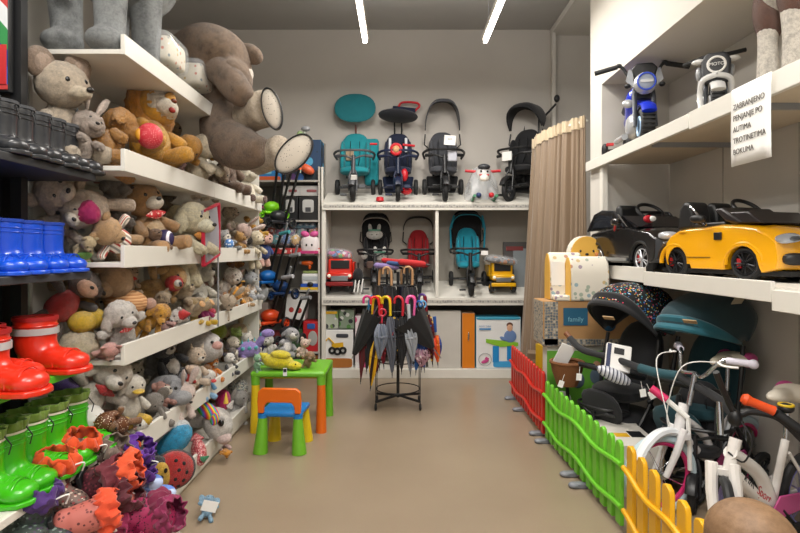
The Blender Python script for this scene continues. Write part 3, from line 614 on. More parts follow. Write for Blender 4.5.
blob('plush_ball', 'bright pink oval plush ball on the lowest deck', L(223, 400, -1.33), (.055, .06, .08), plush('c22a5c'), shape='ball')
blob('sequin_ball', 'silver sequin covered ball on the lowest deck far end', L(238, 388, -1.36), (.085, .085, .085), spots('silver_sequins', '9a9c9e', ['cfd2d2', 'e6e0d0', '7d8488', 'b8c4c0'], 9, .6, .25), shape='ball', fur=0, cat='toy')
T('plush_koala', 'grey plush koala facing sideways on the lowest deck far end', 237, 407, 30, 'a9a6a2', (10, 20, 60), -1.33, sp='elephant', belly='d9d6d0')
blob('sequin_fish', 'pink and white sequin plush fish lying on the lowest deck', L(199, 451, -1.26), (.045, .1, .05), spots('pink_sequins', 'b0464e', ['e9c9c4', 'd88a8a', '8a2a34'], 9, .5, .4), (30, 0, 30), shape='egg', fur=0, extra=[('tail_fin', 'cone', spots('pink_sequins', 'b', []), (0, .09, 0), (.05, .02, .06), (-90, 0, 0)), ('collar_bow', 'cone', plush('2f7a4e'), (0, -.09, .02), (.03, .02, .05), (0, 60, 0))])
T('plush_rabbit', 'small pink and white plush rabbit on the deck end beside the unicorn', 222, 436, 22, 'd9b4b0', (20, 0, 50), -1.26, sp='bunny')
t = thing('ladybug_bag', 'red plush ladybird bag with black spots and a yellow smiling face', 'bag', L(174, 470, -1.2), rot=(0, 8, 25))
put('shell', 'ball', plush('b8281a', 'a02014'), t, (.0, 0, 0), (.1, .05, .1)); put('rim', 'ball', plush('141416'), t, (0, .02, -.005), (.112, .045, .108))
put('face', 'ball', plush('d9a648'), t, (-.065, -.035, -.01), (.052, .025, .07), (0, -18, 0)); put('hood', 'ball', plush('141416'), t, (-.075, -.015, .0), (.06, .035, .085), (0, -18, 0))
for q in (-.025, .02): put('eye', 'ball', EYE_M, t, (-.065+q, -.06, .02), (.009, .006, .013))
put('nose', 'ball', plain('1a1a1a', .4), t, (-.062, -.063, -.015), .012)
for (x, z) in ((.0, .06), (.04, .045), (.02, .015), (.06, .0), (.01, -.03), (.05, -.04), (.03, -.07), (-.005, -.065)): put('spot', 'ball', plain('141416', .6), t, (x, -.05*math.sqrt(max(.05, 1-(x/.1)**2-(z/.1)**2))+.004, z), (.011, .006, .012))
# floor
t = toy('plush_elephant', 'small light blue plush elephant with a white paper tag on the floor', at(208, 512, 2.83)+V(0, 0, .03), .13, '7ba4c4', (-60, 20, 20), sp='elephant', pose='lie')
MB().box((0, -.35, -.25), (.6, .02, .42), (60, 0, 0)).build('paper_tag', PAPER, t)
toy('plush_giraffe', 'tiny orange plush toy lying on the floor by the gondola base', at(226, 452, 3.55)+V(0, 0, .0), .1, 'd5862a', (80, 0, 30), sp='dog', pose='lie')

# --- giant bear
def giant_bear():
    t = thing('giant_teddy', 'giant taupe plush bear slumped over the shelf edge with dangling feet', 'plush toy', (0, 0, 0))
    c = plush('66503e', '54412f', 14); lc = plush('b0a08a', '9a8a76', 14)
    b = MB()
    D = 3.75
    def P(px, py, d=0): return at(px, py, D+d)
    def r(px): return px*D/F
    b.ell(P(222, 104, .05), (r(26), .22, r(38)), (0, -8, 0), 20, 14)
    b.ell(P(200, 64, .1), (r(35), .24, r(36)), (0, 0, 0), 20, 14)
    b.tube(smooth([P(204, 64, -.12), P(220, 70, -.26), P(236, 88, -.34), P(246, 101, -.38)], 5), [r(q) for q in (9, 12, 13.5, 14, 14, 14, 14, 14, 14, 14, 13.5, 13, 12.5, 11.5, 10, 7)], 14)
    b.tube(smooth([P(222, 106, .0), P(228, 138, -.12), P(246, 150, -.28), P(266, 150, -.38)], 5), [r(q) for q in (20, 22, 23, 24, 25, 25, 24, 23, 22, 21, 20, 18, 16, 14, 12, 8)], 14)
    o = b.build('body', c, t, rem=.018)
    hd = MB(); hd.ell(P(214, 57, -.12), (r(37), .25, r(29)), (0, 22, 0), 20, 14); hd.ell(P(236, 76, -.22), (r(17), .16, r(14)), (0, 50, 0), 16, 12)
    hd.build('head', c, t, rem=.018)
    ea = MB(); ea.ell(P(251, 54, -.1), (r(13), .05, r(9)), (0, 35, 0)); ea.build('ear', c, t)
    ea = MB(); ea.ell(P(196, 34, .1), (r(13), .05, r(9)), (0, -10, 0)); ea.build('ear', c, t)
    MB().ell(P(248, 78, -.2), (r(4), .05, r(9)), (0, 20, 0)).build('cream_muzzle', plush('d9cfc0'), t)
    sole_m = spots('sole_print', 'cdc4b6', ['57504a'], 60, .16, .9)
    def foot(c0, c1, ra, rb, ang, cen, sr):
        lg = MB(); lg.tube(smooth([P(*c0), (P(*c0)+P(*c1))/2, P(*c1)], 5), [r(ra)*(1+.0*i) for i in range(5)]+[r(ra)+(r(rb)-r(ra))*i/5 for i in range(6)], 14)
        lg.ell(P(*cen), (r(sr[0])*1.04, .08, r(sr[1])*1.02), (0, ang, 0), 20, 12); lg.build('leg', lc, t, rem=.018)
        q = MB(); q.ell(P(cen[0], cen[1], cen[2]-.045), (r(sr[0]), .05, r(sr[1])), (0, ang, 0), 22, 12); f = q.build('foot_sole', sole_m, t)
        q = MB(); q.torus((0, 0, 0), 1, .03, 'Y', 36, 6); f = q.build('piping', BLACK, t); f.location = P(cen[0], cen[1], cen[2]-.06); f.rotation_euler = (0, R(ang), 0); f.scale = (r(sr[0]), .8, r(sr[1]))
    foot((245, 118, -.15), (266, 108, -.3), 16, 18, -14, (272, 109, -.32), (8.5, 19))
    foot((255, 162, -.2), (284, 150, -.34), 14, 16, 42, (294, 154, -.36), (12, 21))
    return t
giant_bear()
def elephant_big():
    t = thing('giant_elephant', 'large grey plush elephant standing on top of the gondola', 'plush toy', (-1.49, 2.75, 2.325))
    m = plush('8b8f90', '6f7374', 10)
    b = MB(); b.ell((.02, .1, .62), (.24, .42, .25), None, 20, 14)
    b.ell((0, -.42, .82), (.2, .2, .2), None, 18, 12)
    b.build('body', m, t, rem=.02)
    for (x, y, lean) in ((-.085, -.22, -.02), (.13, -.24, .0), (-.1, .22, 0), (.12, .14, .0)):
        q = MB(); q.tube(smooth([(x+lean, y, .6), (x+lean*.6, y, .3), (x, y-.0, .1), (x, y-.02, .03)], 5), [.095, .09, .085, .082, .08, .077, .075, .072, .07, .07, .068, .068, .068, .068, .066, .06], 16)
        q.ell((x, y-.035, .055), (.09, .1, .06)); q.build('leg', m, t, rem=.014)
    MB().tube(smooth([(0, -.55, .85), (0, -.72, .7), (0, -.74, .5), (0, -.68, .42)], 5), [.08-.003*i for i in range(16)], 12).build('trunk', m, t)
    for q in (-1, 1): MB().ell((q*.2, -.38, .85), (.15, .04, .2), (0, 0, q*25)).build('ear', m, t); MB().ell((q*.08, -.6, .9), (.02, .02, .02)).build('eye', EYE_M, t)
    tg = MB().box((-.02, -.34, .27), (.1, .004, .07), (0, 35, 0)).build('paper_tag', PAPER, t); MB().box((-.02, -.344, .275), (.08, .002, .03), (0, 35, 0)).build('tag_print', plain('4a4a4c'), t)
elephant_big()
bp = spots('bag_print', 'd8cfbb', ['c0674a', 'b8963a', 'd8cfbb', '6f7f86'], 26, .22)
for k, (px, py, w) in enumerate(((160, 53, .17), (192, 77, .17))):
    c = L(px+4, py+2, -1.34)
    t = thing('bedding_pack', ['clear bag of printed cream fabric beside the grey elephant', 'clear bag of printed cream fabric beside the giant bear'][k], 'package', c, 0)
    MB().ell((0, 0, 0), (.085, .13, .075), None, 20, 14, .35).build('folded_fabric', bp, t); MB().ell((.0, -.01, .005), (.1, .17, .09), None, 16, 12, .4).build('clear_bag', CLEAR, t)

FILL = [('a58a6a', 'tan'), ('6b4a32', 'dark brown'), ('d9ccb4', 'cream'), ('9a9a98', 'grey'), ('c98f4a', 'caramel'), ('e2dcd2', 'white'), ('b8a08a', 'beige'), ('8a5a34', 'chestnut'), ('c99a92', 'dusty pink'), ('54483f', 'sooty brown'), ('d8b46a', 'golden'), ('7d8a98', 'blue grey'), ('b7796a', 'terracotta')]
SPN = {'bear': 'bear', 'dog': 'dog', 'bunny': 'rabbit', 'cat': 'cat', 'lion': 'lion', 'monkey': 'monkey', 'elephant': 'elephant'}
rs = random.Random(21); used = set()
for lvl, zz, n in ((2, 1.82, 9), (3, 1.38, 12), (4, .93, 12), (5, .49, 11), (6, .16, 9)):
    for i in range(n):
        y = 2.5+2.25*(i+.5)/n+rs.uniform(-.05, .05); front = (i % 3 == 2 and 2 < lvl < 6)
        while 1:
            cc, cn = rs.choice(FILL); sp = rs.choice(list(SPN))
            if (cn, sp, lvl) not in used: used.add((cn, sp, lvl)); break
        s_ = rs.uniform(.2, .27)*(.8 if front else 1.05)
        x = -1.33 if front else rs.uniform(-1.62, -1.54)
        word = {2: 'second', 3: 'third', 4: 'fourth', 5: 'fifth', 6: 'lowest'}[lvl]
        part = 'near end' if i < n/3 else ('middle' if i < 2*n/3 else 'far end')
        toy('plush_'+SPN[sp], f'{cn} plush {SPN[sp]} '+(f'at the front of the {word} shelf, {part}' if front else f'in the back row of the {word} shelf, {part}'), (x, y, zz+.45*s_+(.0 if front else rs.uniform(0, .06))), s_, cc,
            (rs.uniform(-25, 15), rs.uniform(-35, 35), 80+rs.uniform(-35, 25)), sp=sp, muz=rs.choice([None, 'e2d8c8']), belly=rs.choice([None, 'e2d8c8', None]), fur=rs.choice([1, 1, 2]), pose=rs.choice(['sit', 'sit', 'lie', 'hang']), inner=rs.choice([None, 'd9b8a8']))
# ================================================================ BOOTS
def boot(name, label, c, lining, band=None, w=1.0, h=.2, cuff=None, group=None, lace=None):
    t = thing(name, label, 'boot', group=group); m = plain(c, .28, coat=.3)
    b = MB(); b.tube(smooth([(0, 0, h), (0, 0, h*.6), (.004, 0, .075), (.02, 0, .045)], 5), [.043*w]*5+[.042*w]*5+[.041*w]*6, 18, flat=1.0)
    b.ell((.055, 0, .038), (.09, .038*w, .036), None, 18, 12, .85); b.ell((.115, 0, .032), (.05, .04*w, .03), None, 16, 10, .9)
    b.build('boot_body', m, t, rem=.0065)
    s = MB(); o = [(-.045, 0), (-.035, .03*w), (.0, .036*w), (.05, .034*w), (.1, .044*w), (.145, .04*w), (.168, .02*w), (.172, 0)]
    s.prism(o+[(x, -y) for x, y in o[-2:0:-1]], 0, .016, 'XY'); s.build('sole', m, t, bevel=.004)
    q = MB()
    for z in (h*.78, h*.86): q.torus((0, 0, z), .0435*w, .0022, 'Z', 24, 6)
    q.build('shaft_ribs', m, t); q = MB()
    for x in (.09, .105, .12): q.torus((x, 0, .022), .036*w, .0022, 'X', 20, 6, a0=-PI*.0, a1=PI)
    q.build('toe_ribs', m, t)
    MB().lathe([(.0455*w, h-.008), (.0455*w, h+.004), (.038*w, h+.004), (.036*w, h-.05)], n=20).build('collar', plain(lining, .6), t)
    if band: MB().lathe([(.0465*w, h*.70), (.0465*w, h*.82), (.044*w, h*.82), (.044*w, h*.70)], n=20).build('reflective_band', plain(band, .3), t)
    if cuff:
        k = MB(); k.grid(lambda u, v: ((.045+.006*math.sin(u*PI*2*9)*v)*w*math.cos(u*2*PI), (.045+.006*math.sin(u*2*PI*9)*v)*w*math.sin(u*2*PI), h+.03*v), 60, 3); k.build('fabric_cuff', fabric(cuff), t, solid=.003)
        MB().tube([(.045*w, .01, h+.01), (.06*w, .014, h-.02), (.055*w, .012, h-.05)], .002, 6).build('drawcord', BLACK, t)
    if lace: MB().tube([(.044*w, .0, h*.95), (.05*w, .01, h*.7)], .002, 6).build('pull_loop', BLACK, t)
    return t
def row(proto_, spots_, labels):
    for i, (x, y, z, rz, s) in enumerate(spots_):
        o = proto_ if i == 0 else copy_tree(proto_)
        o.location = (x, y, z); o.rotation_euler = (0, 0, R(rz)); o.scale = (s, s, s); o['label'] = labels[i]
def bx(px, X): return X*F/(px-CX)
o4 = ['nearest the plush toys', 'second from the plush toys', 'third from the plush toys', 'fourth from the plush toys', 'fifth from the plush toys', 'sixth from the plush toys', 'seventh from the plush toys']
row(boot('rubber_boot', 'x', '2b2d31', '3a3c40', lace=1, w=1.3, h=.215), [(-1.475, bx(px, -1.475), 1.741, r_, 1.0) for px, r_ in ((64, 2), (50, -3), (35, 4), (17, 0), (0, 3), (-20, 0))], [f'dark grey rubber boot on the top rack shelf, {q}' for q in o4])
row(boot('rubber_boot', 'x', '0c4fd0', '0a3ea8', h=.205, w=1.5), [(-1.5, bx(px, -1.5), 1.316, r_, 1.0) for px, r_ in ((46, 0), (24, 5), (2, -3), (-22, 2))], [f'bright blue rubber boot, {q}' for q in o4])
row(boot('rubber_boot', 'x', 'e0301a', 'a31516', band='b8b8b8', h=.165, w=1.35), [(-1.48, 2.17, .916, -4, 1.32), (-1.52, 1.93, .916, 8, 1.3), (-1.42, 1.82, .916, 0, 1.3)], [f'red rubber boot with a grey reflective band, {q}' for q in o4])
row(boot('rubber_boot', 'x', '3fb516', 'e3e0cc', cuff='6f8a34', h=.19, w=1.4), [(-1.435, bx(px, -1.435), .541, r_, 1.13) for px, r_ in ((70, 0), (48, -5), (26, 3), (4, -2), (-20, 2))], [f'lime green rubber boot with a cloth cuff, {q}' for q in o4])
# patterned winter boots heaped in the low bin
leo = spots('pink_leopard', 'a32a58', ['3a1226', '5a1834', '2a0c1c'], 95, .33); flo = spots('brown_floral', '6f5a52', ['c9b8a8', '2f2624', '8a3a3a'], 80, .4)
mar = spots('maroon_print', '4a1c26', ['7a3340', '2a1016'], 80, .4); sal = spots('salmon_print', 'b8665c', ['5a2a28', '7a3c3a'], 60, .3); gre = spots('dark_green_print', '2e3a34', ['6a7a72', '1a201e', '3d2a4a'], 80, .4)
def snow_boot(label, px, py, Y, pat, cuff, rot, s=1.0):
    p = at(px, py, Y); t = thing('winter_boot', label, 'boot', p, rot=rot, s=s)
    b = MB(); b.tube([(0, 0, .17), (0, 0, .06)], [.06, .055], 18); b.ell((.05, 0, .04), (.11, .05, .045), None, 18, 12, .8); b.build('boot_body', pat, t, rem=.009)
    def cf(u, v):
        a = u*2*PI; p_ = Vector((math.cos(a)*2, math.sin(a)*2, v*2+px*.1)); rr = .058+.014*math.sin(v*PI)+.02*noise.noise(p_*1.3)+.006*math.sin(a*9+v*5)
        return (rr*math.cos(a), rr*math.sin(a), .14+.075*v+.018*noise.noise(p_*1.7+Vector((9, 0, 0))))
    MB().grid(cf, 60, 10).build('gathered_cuff', fabric(cuff), t, solid=.004)
    MB().tube(smooth([(.06, .0, .17), (.1, .02, .19), (.09, .03, .15)], 4), .003, 6).build('drawstring', PAPER, t)
    o = [(-.06, 0), (-.05, .045), (.05, .045), (.13, .05), (.165, .02)]
    MB().prism(o+[(x, -y) for x, y in o[:0:-1]], -.005, .012, 'XY').build('sole', BLACK, t, bevel=.003)
    return t
SB = [('brown floral winter boot with a flat orange cuff beside the green boots', 104, 474, 2.46, flo, 'e0542a', (0, 60, -20)),
 ('black winter boot with a purple gathered cuff by the blue plush whale', 104, 490, 2.35, gre, '5a2a86', (0, 60, 10)),
 ('dark winter boot with a wide violet cuff next to the price tag', 110, 474, 2.42, gre, '5a2690', (0, 50, 0)),
 ('floral winter boot with an orange cuff in front of the green boots', 72, 482, 2.22, flo, 'e0501c', (0, 15, -10)),
 ('brown winter boot with an orange and blue cuff below the green boots', 50, 506, 2.05, flo, 'e2521c', (0, 10, -10)),
 ('winter boot lying with a bright orange cuff between the green and purple ones', 84, 484, 2.12, mar, 'e85a30', (30, 75, 40)),
 ('dark green textile winter boot with a purple cuff, leftmost in the bin', 6, 545, 1.85, gre, '4b2a72', (0, 0, -10)),
 ('second dark green winter boot with a purple cuff at the lower left corner', 28, 545, 1.88, gre, '4b2a72', (0, 10, 0)),
 ('salmon pink winter boot with a maroon cuff in the middle of the bin', 88, 512, 2.1, sal, '5a1e2a', (0, 65, 0)),
 ('pink leopard print winter boot lying at the front of the bin', 118, 512, 2.22, leo, 'a02a58', (10, 80, -30)),
 ('pink leopard print winter boot at the very front corner of the bin', 132, 526, 2.15, leo, '8a2450', (0, 70, -10)),
 ('maroon printed winter boot behind the salmon one', 78, 498, 2.12, mar, '6a2430', (0, 60, 0)),
 ('salmon winter boot with a long orange cuff at the bottom edge', 52, 530, 1.9, sal, 'e8502a', (0, 80, 30)),
 ('grey floral winter boot tucked at the back of the bin', 90, 482, 2.3, flo, '7a6a60', (0, 40, 0)),
 ('pink leopard print winter boot resting against the clogs', 112, 520, 2.1, leo, '7a1c40', (0, 85, 20))]
for a in SB: snow_boot(*a)
t = thing('cardboard_tag', 'white and magenta product card among the winter boots', 'tag', at(130, 486, 2.2), rot=(60, 0, 20))
MB().box((0, 0, 0), (.085, .004, .075)).build('card', PAPER, t); MB().box((0, -.003, .015), (.07, .002, .03)).build('magenta_print', plain('8d1f5a'), t)
for k, (px, py) in enumerate(((144, 486), (156, 498))):
    t = thing('clog', ['pale blue child clog with white straps behind its twin', 'pale blue child clog with white straps at the bin corner'][k], 'shoe', at(px, py, 2.42), rot=(0, 10, -10+12*k), group='pale blue clogs')
    m = spots('clog_blue', '7f9bd6', ['b8c8ea', '5f7fc8'], 14, .5)
    MB().ell((0, 0, .01), (.085, .038, .018), None, 18, 10, .8).build('sole', m, t); MB().ell((.035, 0, .03), (.05, .038, .032), None, 18, 10, .9).build('upper', m, t)
    MB().torus((-.03, 0, .03), .034, .006, 'Z', 20, 6, a0=PI/2, a1=PI*1.5).build('heel_strap', plain('dfe6f4'), t)
t = thing('gift_boot_bag', 'clear plastic bag with blue print between the boots and the ladybird', 'bag', at(143, 464, 2.5))
MB().ell((0, 0, 0), (.04, .04, .075), None, 14, 10, .7).build('bag', plain('9fc0dc', .1, alpha=.55), t); MB().box((0, -.03, -.02), (.05, .004, .05)).build('print', plain('3a6ab0'), t)

# ================================================================ CHILD TABLE AND CHAIR
GR, OR, YE, BL = plain('6fb52b', .35), plain('e06a14', .35), plain('e3c31a', .35), plain('1a78c0', .35)
def table():
    t = thing('child_table', 'plastic child table with green top and orange yellow and green legs', 'table', (-.86, 4.36, 0), 0)
    w, d = .29, .25
    MB().b2((-w, -d, .43), (w, d, .475)).build('tabletop', GR, t, bevel=.018, seg=3)
    MB().b2((-w+.05, -d+.05, .41), (w-.05, d-.05, .43)).build('tray', YE, t, bevel=.01)
    for x, y, c in ((-w+.035, -d+.035, YE), (w-.035, -d+.035, OR), (-w+.035, d-.035, GR), (w-.035, d-.035, GR)):
        MB().tube([(x, y, .38), (x, y, .2), (x, y, 0)], [.032, .036, .042], 18).build('leg', c, t); MB().tube([(x, y, .44), (x, y, .37)], [.036, .033], 18).build('leg_socket', GR, t)
table()
def chair():
    t = thing('child_chair', 'small plastic chair with orange back, blue seat and green legs', 'chair', (-.82, 3.84, 0), -4)
    MB().b2((-.15, -.14, .25), (.15, .14, .285)).build('seat', BL, t, bevel=.014, seg=3)
    for x, y, c in ((-.125, -.12, GR), (.125, -.12, GR), (-.11, .12, YE), (.11, .12, YE)):
        MB().tube([(x, y, .26), (x*1.03, y*1.05, .14), (x*1.1, y*1.1, 0)], [.03, .04, .052], 18).build('leg', c, t, ang=60)
        MB().tube([(x, y, .245), (x, y, .275)], [.034, .034], 16).build('leg_collar', BL, t)
    outer = [(-.15, .28), (-.155, .36), (-.15, .43), (-.12, .455), (.12, .455), (.15, .43), (.155, .36), (.15, .28), (.11, .28), (.105, .33), (.085, .355), (-.085, .355), (-.105, .33), (-.11, .28)]
    MB().prism(outer, -.155, -.125, 'XZ').build('backrest', OR, t, bevel=.008, seg=3)
chair()
tz = .478
def on_table(px, py, Y=4.3): return at(px, py, Y)
blob('plush_dolphin', 'bright yellow plush duck toy lying on the green child table', on_table(278, 361, 4.2), (.12, .085, .06), plush('e6d21a'), (0, 5, 0), shape='ball', extra=[('head', 'ball', plush('e6d21a'), (.13, -.02, -.02), (.065, .05, .035), (0, 0, 0)), ('wing', 'ball', plush('dcc818'), (.02, -.02, .055), (.08, .06, .035), (0, 0, 0)), ('tail', 'cone', plush('e6d21a'), (-.1, 0, .02), (.04, .04, .06), (0, -60, 0))], eyes=(.15, -.06, .0, .006))
t = toy('plush_dog', 'grey and white plush husky dog behind the yellow toy on the table', on_table(288, 342, 4.45), .27, '8f8f92', (-10, 30, 30), sp='dog', muz='e6e3de', belly='e6e3de', ear='5c5c60')
toy('plush_bear', 'white plush bear on the back of the green table', on_table(270, 346, 4.5), .22, 'e2ded6', (0, -20, 0), sp='bear', fur=2)
toy('plush_dog', 'curly brown plush dog at the right edge of the table', on_table(309, 359, 4.25), .15, '94714f', (20, 20, 10), sp='dog', fur=2, pose='lie')
toy('plush_pig', 'small pink nosed plush bear leaning on the brown table dog', on_table(303, 348, 4.4), .17, 'cdb5a4', (0, 20, 20), sp='bear', muz='dba99c')
toy('plush_lizard', 'small green and white plush cat hanging at the left table edge', on_table(257, 362, 4.15), .13, '7fae86', (0, 0, 60), sp='cat', muz='cfd6cf', pose='hang')
t = thing('price_tag', 'small black and white tag hanging from the table edge', 'tag', at(285, 372, 4.09)); MB().box((0, 0, 0), (.03, .004, .06)).build('card', PAPER, t); MB().box((0, -.003, .012), (.024, .002, .025)).build('print', BLACK, t)

# ================================================================ UMBRELLA STAND
def umbrella_stand():
    c = at(398, 400, 4.85); cx, cy = c.x, 4.85
    t = thing('umbrella_stand', 'black wire umbrella stand on castors in the middle of the shop', 'stand', (cx, cy, 0))
    MB().cyl((0, 0, .08), (0, 0, 1.22), .014).build('pole', BLACK, t)
    for a in (35, 145, 215, 325):
        x, y = .24*math.cos(R(a)), .24*math.sin(R(a))
        MB().tube([(0, 0, .1), (x, y, .075)], .012, 8).build('foot_arm', BLACK, t); w = MB(); w.torus((x, y, .03), .02, .011, 'X', 16, 8); w.build('castor', RUBBER, t)
        MB().cyl((x, y, .04), (x, y, .42), .004, n=6).build('wire_upright', BLACK, t)
    for z, r_ in ((.16, .2), (.42, .2), (.88, .22), (1.1, .17)): MB().torus((0, 0, z), r_, .005, 'Z', 36, 6).build('wire_ring', BLACK, t)
    for z, r_ in ((.88, .22), (1.1, .17)):
        for a in range(0, 180, 45): MB().cyl((r_*math.cos(R(a)), r_*math.sin(R(a)), z), (-r_*math.cos(R(a)), -r_*math.sin(R(a)), z), .004, n=6).build('wire_spoke', BLACK, t)
    def umb(label, x, y, ztop, Ln, hc, cc, style, lean=0, az=0, wd=.035, cat='umbrella', cuts=None):
        u = thing('umbrella', label, cat, (cx+x, cy+y, ztop), rot=(0, lean, az), group=None)
        hm = plain(hc, .35) if isinstance(hc, str) else hc; cm = fabric(cc) if isinstance(cc, str) else cc
        if style == 'crook': MB().tube(smooth([(0, 0, -.14), (0, 0, -.03), (.012, 0, .01), (.04, 0, .025), (.068, 0, .01), (.075, 0, -.035)], 5), .0115, 10).build('handle', hm, u)
        elif style == 'loop': MB().torus((0, 0, -.05), .03, .008, 'Y', 24, 8).build('handle', hm, u); MB().cyl((0, 0, -.08), (0, 0, -.14), .008).build('handle_stem', hm, u)
        else: MB().tube([(0, 0, .02), (0, 0, -.12)], [.016, .012], 12).build('handle', hm, u)
        MB().cyl((0, 0, -.12), (0, 0, -Ln), .004, n=8).build('shaft', STEEL, u)
        n = 16
        def fn(a, b):
            an = a*2*PI; f = 1+.28*math.cos(an*8); r0 = wd*(.55+.75*math.sin(min(1, b*1.25)*PI*.62))*(1-.86*max(0, b-.25)/.75) if b > .02 else wd*.5
            return (r0*f*math.cos(an+b*1.3), r0*f*math.sin(an+b*1.3), -.15-(Ln-.2)*b)
        MB().grid(fn, 64, 14).build('canopy', cm, u, ang=50); MB().cyl((0, 0, -Ln+.06), (0, 0, -Ln), .006, .003, n=8).build('tip', BLACK, u)
        s = MB(); s.torus((0, 0, -.15-(Ln-.2)*.35), wd*1.05, .005, 'Z', 24, 6, flat=2.0); s.build('strap', cm, u); return u
    TAN = WOODTAN
    up = [('tall dark brown umbrella with a tan crook handle, leftmost of the top ring', -.165, -.05, TAN, '2a2320', 'crook', 30), ('black umbrella with a curved wooden handle near the middle of the top ring', -.06, -.12, TAN, '17171a', 'crook', 160),
          ('black umbrella with a curved wooden handle, rightmost of the top ring', .13, -.1, TAN, '1d1c22', 'crook', 170), ('navy umbrella with a tan crook handle behind the others', .03, .1, TAN, '1d2440', 'crook', 40),
          ('charcoal umbrella with a black handle in the top ring', .08, -.14, BLACK, '26262b', 'straight', 0), ('grey umbrella with a black crook handle in the top ring', -.1, .1, BLACK, '4c4e56', 'crook', 0),
          ('black umbrella with a grey crook handle at the back of the top ring', .12, .1, DGREY, '17171a', 'crook', 120)]
    for lb, x, y, hm, cc, st, az in up: umb(lb, x, y, 1.24, .88, hm, cc, st, lean=-x*14, az=0 if st != 'crook' else az*0+(180 if x > .1 or abs(x+.06) < .01 else 0), wd=.056)
    # lower ring of children's umbrellas
    lo = [('2f8ac8', 'e8e4de', 'blue', 'crook'), ('d02a7a', '2e2a3a', 'magenta', 'crook'), ('e8b81c', '26262b', 'yellow', 'crook'), ('d82a2a', '7a1c2a', 'red', 'crook'), ('d8242a', '1d1d22', 'scarlet', 'crook'), ('e2c21c', '5a5e6a', 'lemon', 'crook'),
          ('1a1a1e', '1d1d22', 'black', 'crook'), ('c82434', '1a1a1e', 'crimson', 'crook'), ('e83a8a', '8a8e98', 'pink', 'crook'), ('f06aa8', '33323c', 'rose', 'crook'), ('1f6ab8', '2a4f9c', 'royal blue', 'loop'), ('6ab0e0', '2a62a8', 'light blue', 'loop'), ('8a1c2c', '5a1a20', 'maroon', 'straight'), ('5a3a8a', '4a3a7a', 'violet', 'crook')]
    for i, (hc, cc, nm, st) in enumerate(lo):
        a = PI+PI*(i+.5)/len(lo)+(.06 if i % 2 else 0); x, y = .27*math.cos(a), .2*math.sin(a)-.02*(i % 2)
        can = cc if i % 3 else spots('umbrella_print_'+nm.replace(' ', '_'), cc, ['e8e2da', 'c83a4a', '3a6ab8', 'e0b83a'], 26, .3)
        umb(f'child umbrella with a {nm} handle in the lower ring', x*.95, y, .985, .62+.03*(i % 3), hc, can, st, lean=-x*26, az=(i*37) % 60-30+(180 if i % 2 else 0), wd=.044)
    umb('clear plastic umbrella with a white ring end in front of the stand', -.13, -.27, .93, .5, 'c23048', plain('8a93a4', .12, alpha=.7), 'loop', 4, wd=.05)
    umb('clear plastic umbrella with a paper label hanging right of the clear red one', .09, -.27, .93, .52, 'c8ccd2', plain('b4bac4', .12, alpha=.75), 'straight', -5, wd=.045)
    umb('yellow and maroon long umbrella low on the left of the stand', -.16, -.2, .78, .6, '8a1c1c', stripes('yellow_maroon', ['d8a81c', '6a1820', 'd8a81c', '2a1416'], 3.0), 'straight', 8, wd=.04)
    umb('long wine red umbrella hanging at the far left of the stand', -.29, -.1, .86, .64, '3a1416', '6a1a20', 'straight', 4, wd=.03)
    umb('orange and blue child umbrella hanging at the right of the stand', .33, -.06, .8, .44, '2a5aa8', stripes('orange_blue', ['e0702a', '2a4f9c', 'd84a2a'], 4.0), 'straight', -4, wd=.04)
    umb('floral pink umbrella hanging right under the half open black one', .22, -.16, .7, .36, '8a5a6a', spots('pink_floral', 'b890a0', ['7a4a5a', 'd8c8cc', '5a3a44'], 34, .4), 'straight', 2, wd=.06)
    # half open black umbrellas
    for lb, x, y, z, ax, ay in (('half open black umbrella spreading to the right of the stand', .12, -.24, .80, 22, -38), ('half open black umbrella drooping at the left of the stand', -.22, -.18, .84, 8, 26)):
        u = thing('umbrella', lb, 'umbrella', (cx+x, cy+y, z), rot=(ax*.3, ay, 0))
        big = ay < 0
        MB().grid(lambda a, b: ((.02+(.15 if big else .085)*b**.8)*math.cos(a*2*PI)*(1-.1*abs(math.sin(a*PI*8))), (.02+(.08 if big else .06)*b**.8)*math.sin(a*2*PI)*(1-.1*abs(math.sin(a*PI*8))), (-.3+.36*b-.02*abs(math.sin(a*PI*8))*b) if big else -.38+.4*b), 64, 6).build('canopy', fabric('17171a'), u)
        MB().cyl((0, 0, .1), (0, 0, -.42), .005, n=8).build('shaft', STEEL, u)
        for k in range(8): a = k*PI/4; MB().cyl((0, 0, -.28), ((.15 if big else .08)*math.cos(a), .06*math.sin(a), .05), .002, n=5).build('rib', STEEL, u)
    # plastic packs on top
    for lb, x, y, z, rz, c, r_ in (('red rolled umbrella lying across the stand top, upper one', -.03, 0, 1.315, 22, 'b51f24', .022), ('blue rolled umbrella lying across the stand top', .02, -.02, 1.29, 14, '2c4a7a', .02), ('red rolled umbrella lying across the stand top, front one', .13, -.05, 1.30, -3, 'bb2024', .03), ('violet and white folded umbrella on the stand top left', -.1, -.05, 1.27, 30, '8a78b0', .025)):
        u = thing('folded_umbrella', lb, 'umbrella', (cx+x, cy+y, z), rot=(0, 6, rz))
        MB().tube([(-.13, 0, 0), (-.11, 0, 0), (.09, 0, 0), (.12, 0, 0)], [r_*.4, r_, r_, r_*.6], 14).build('canopy', fabric(c), u); MB().tube([(.12, 0, 0), (.16, 0, 0)], .01, 10).build('handle', BLACK, u)
umbrella_stand()
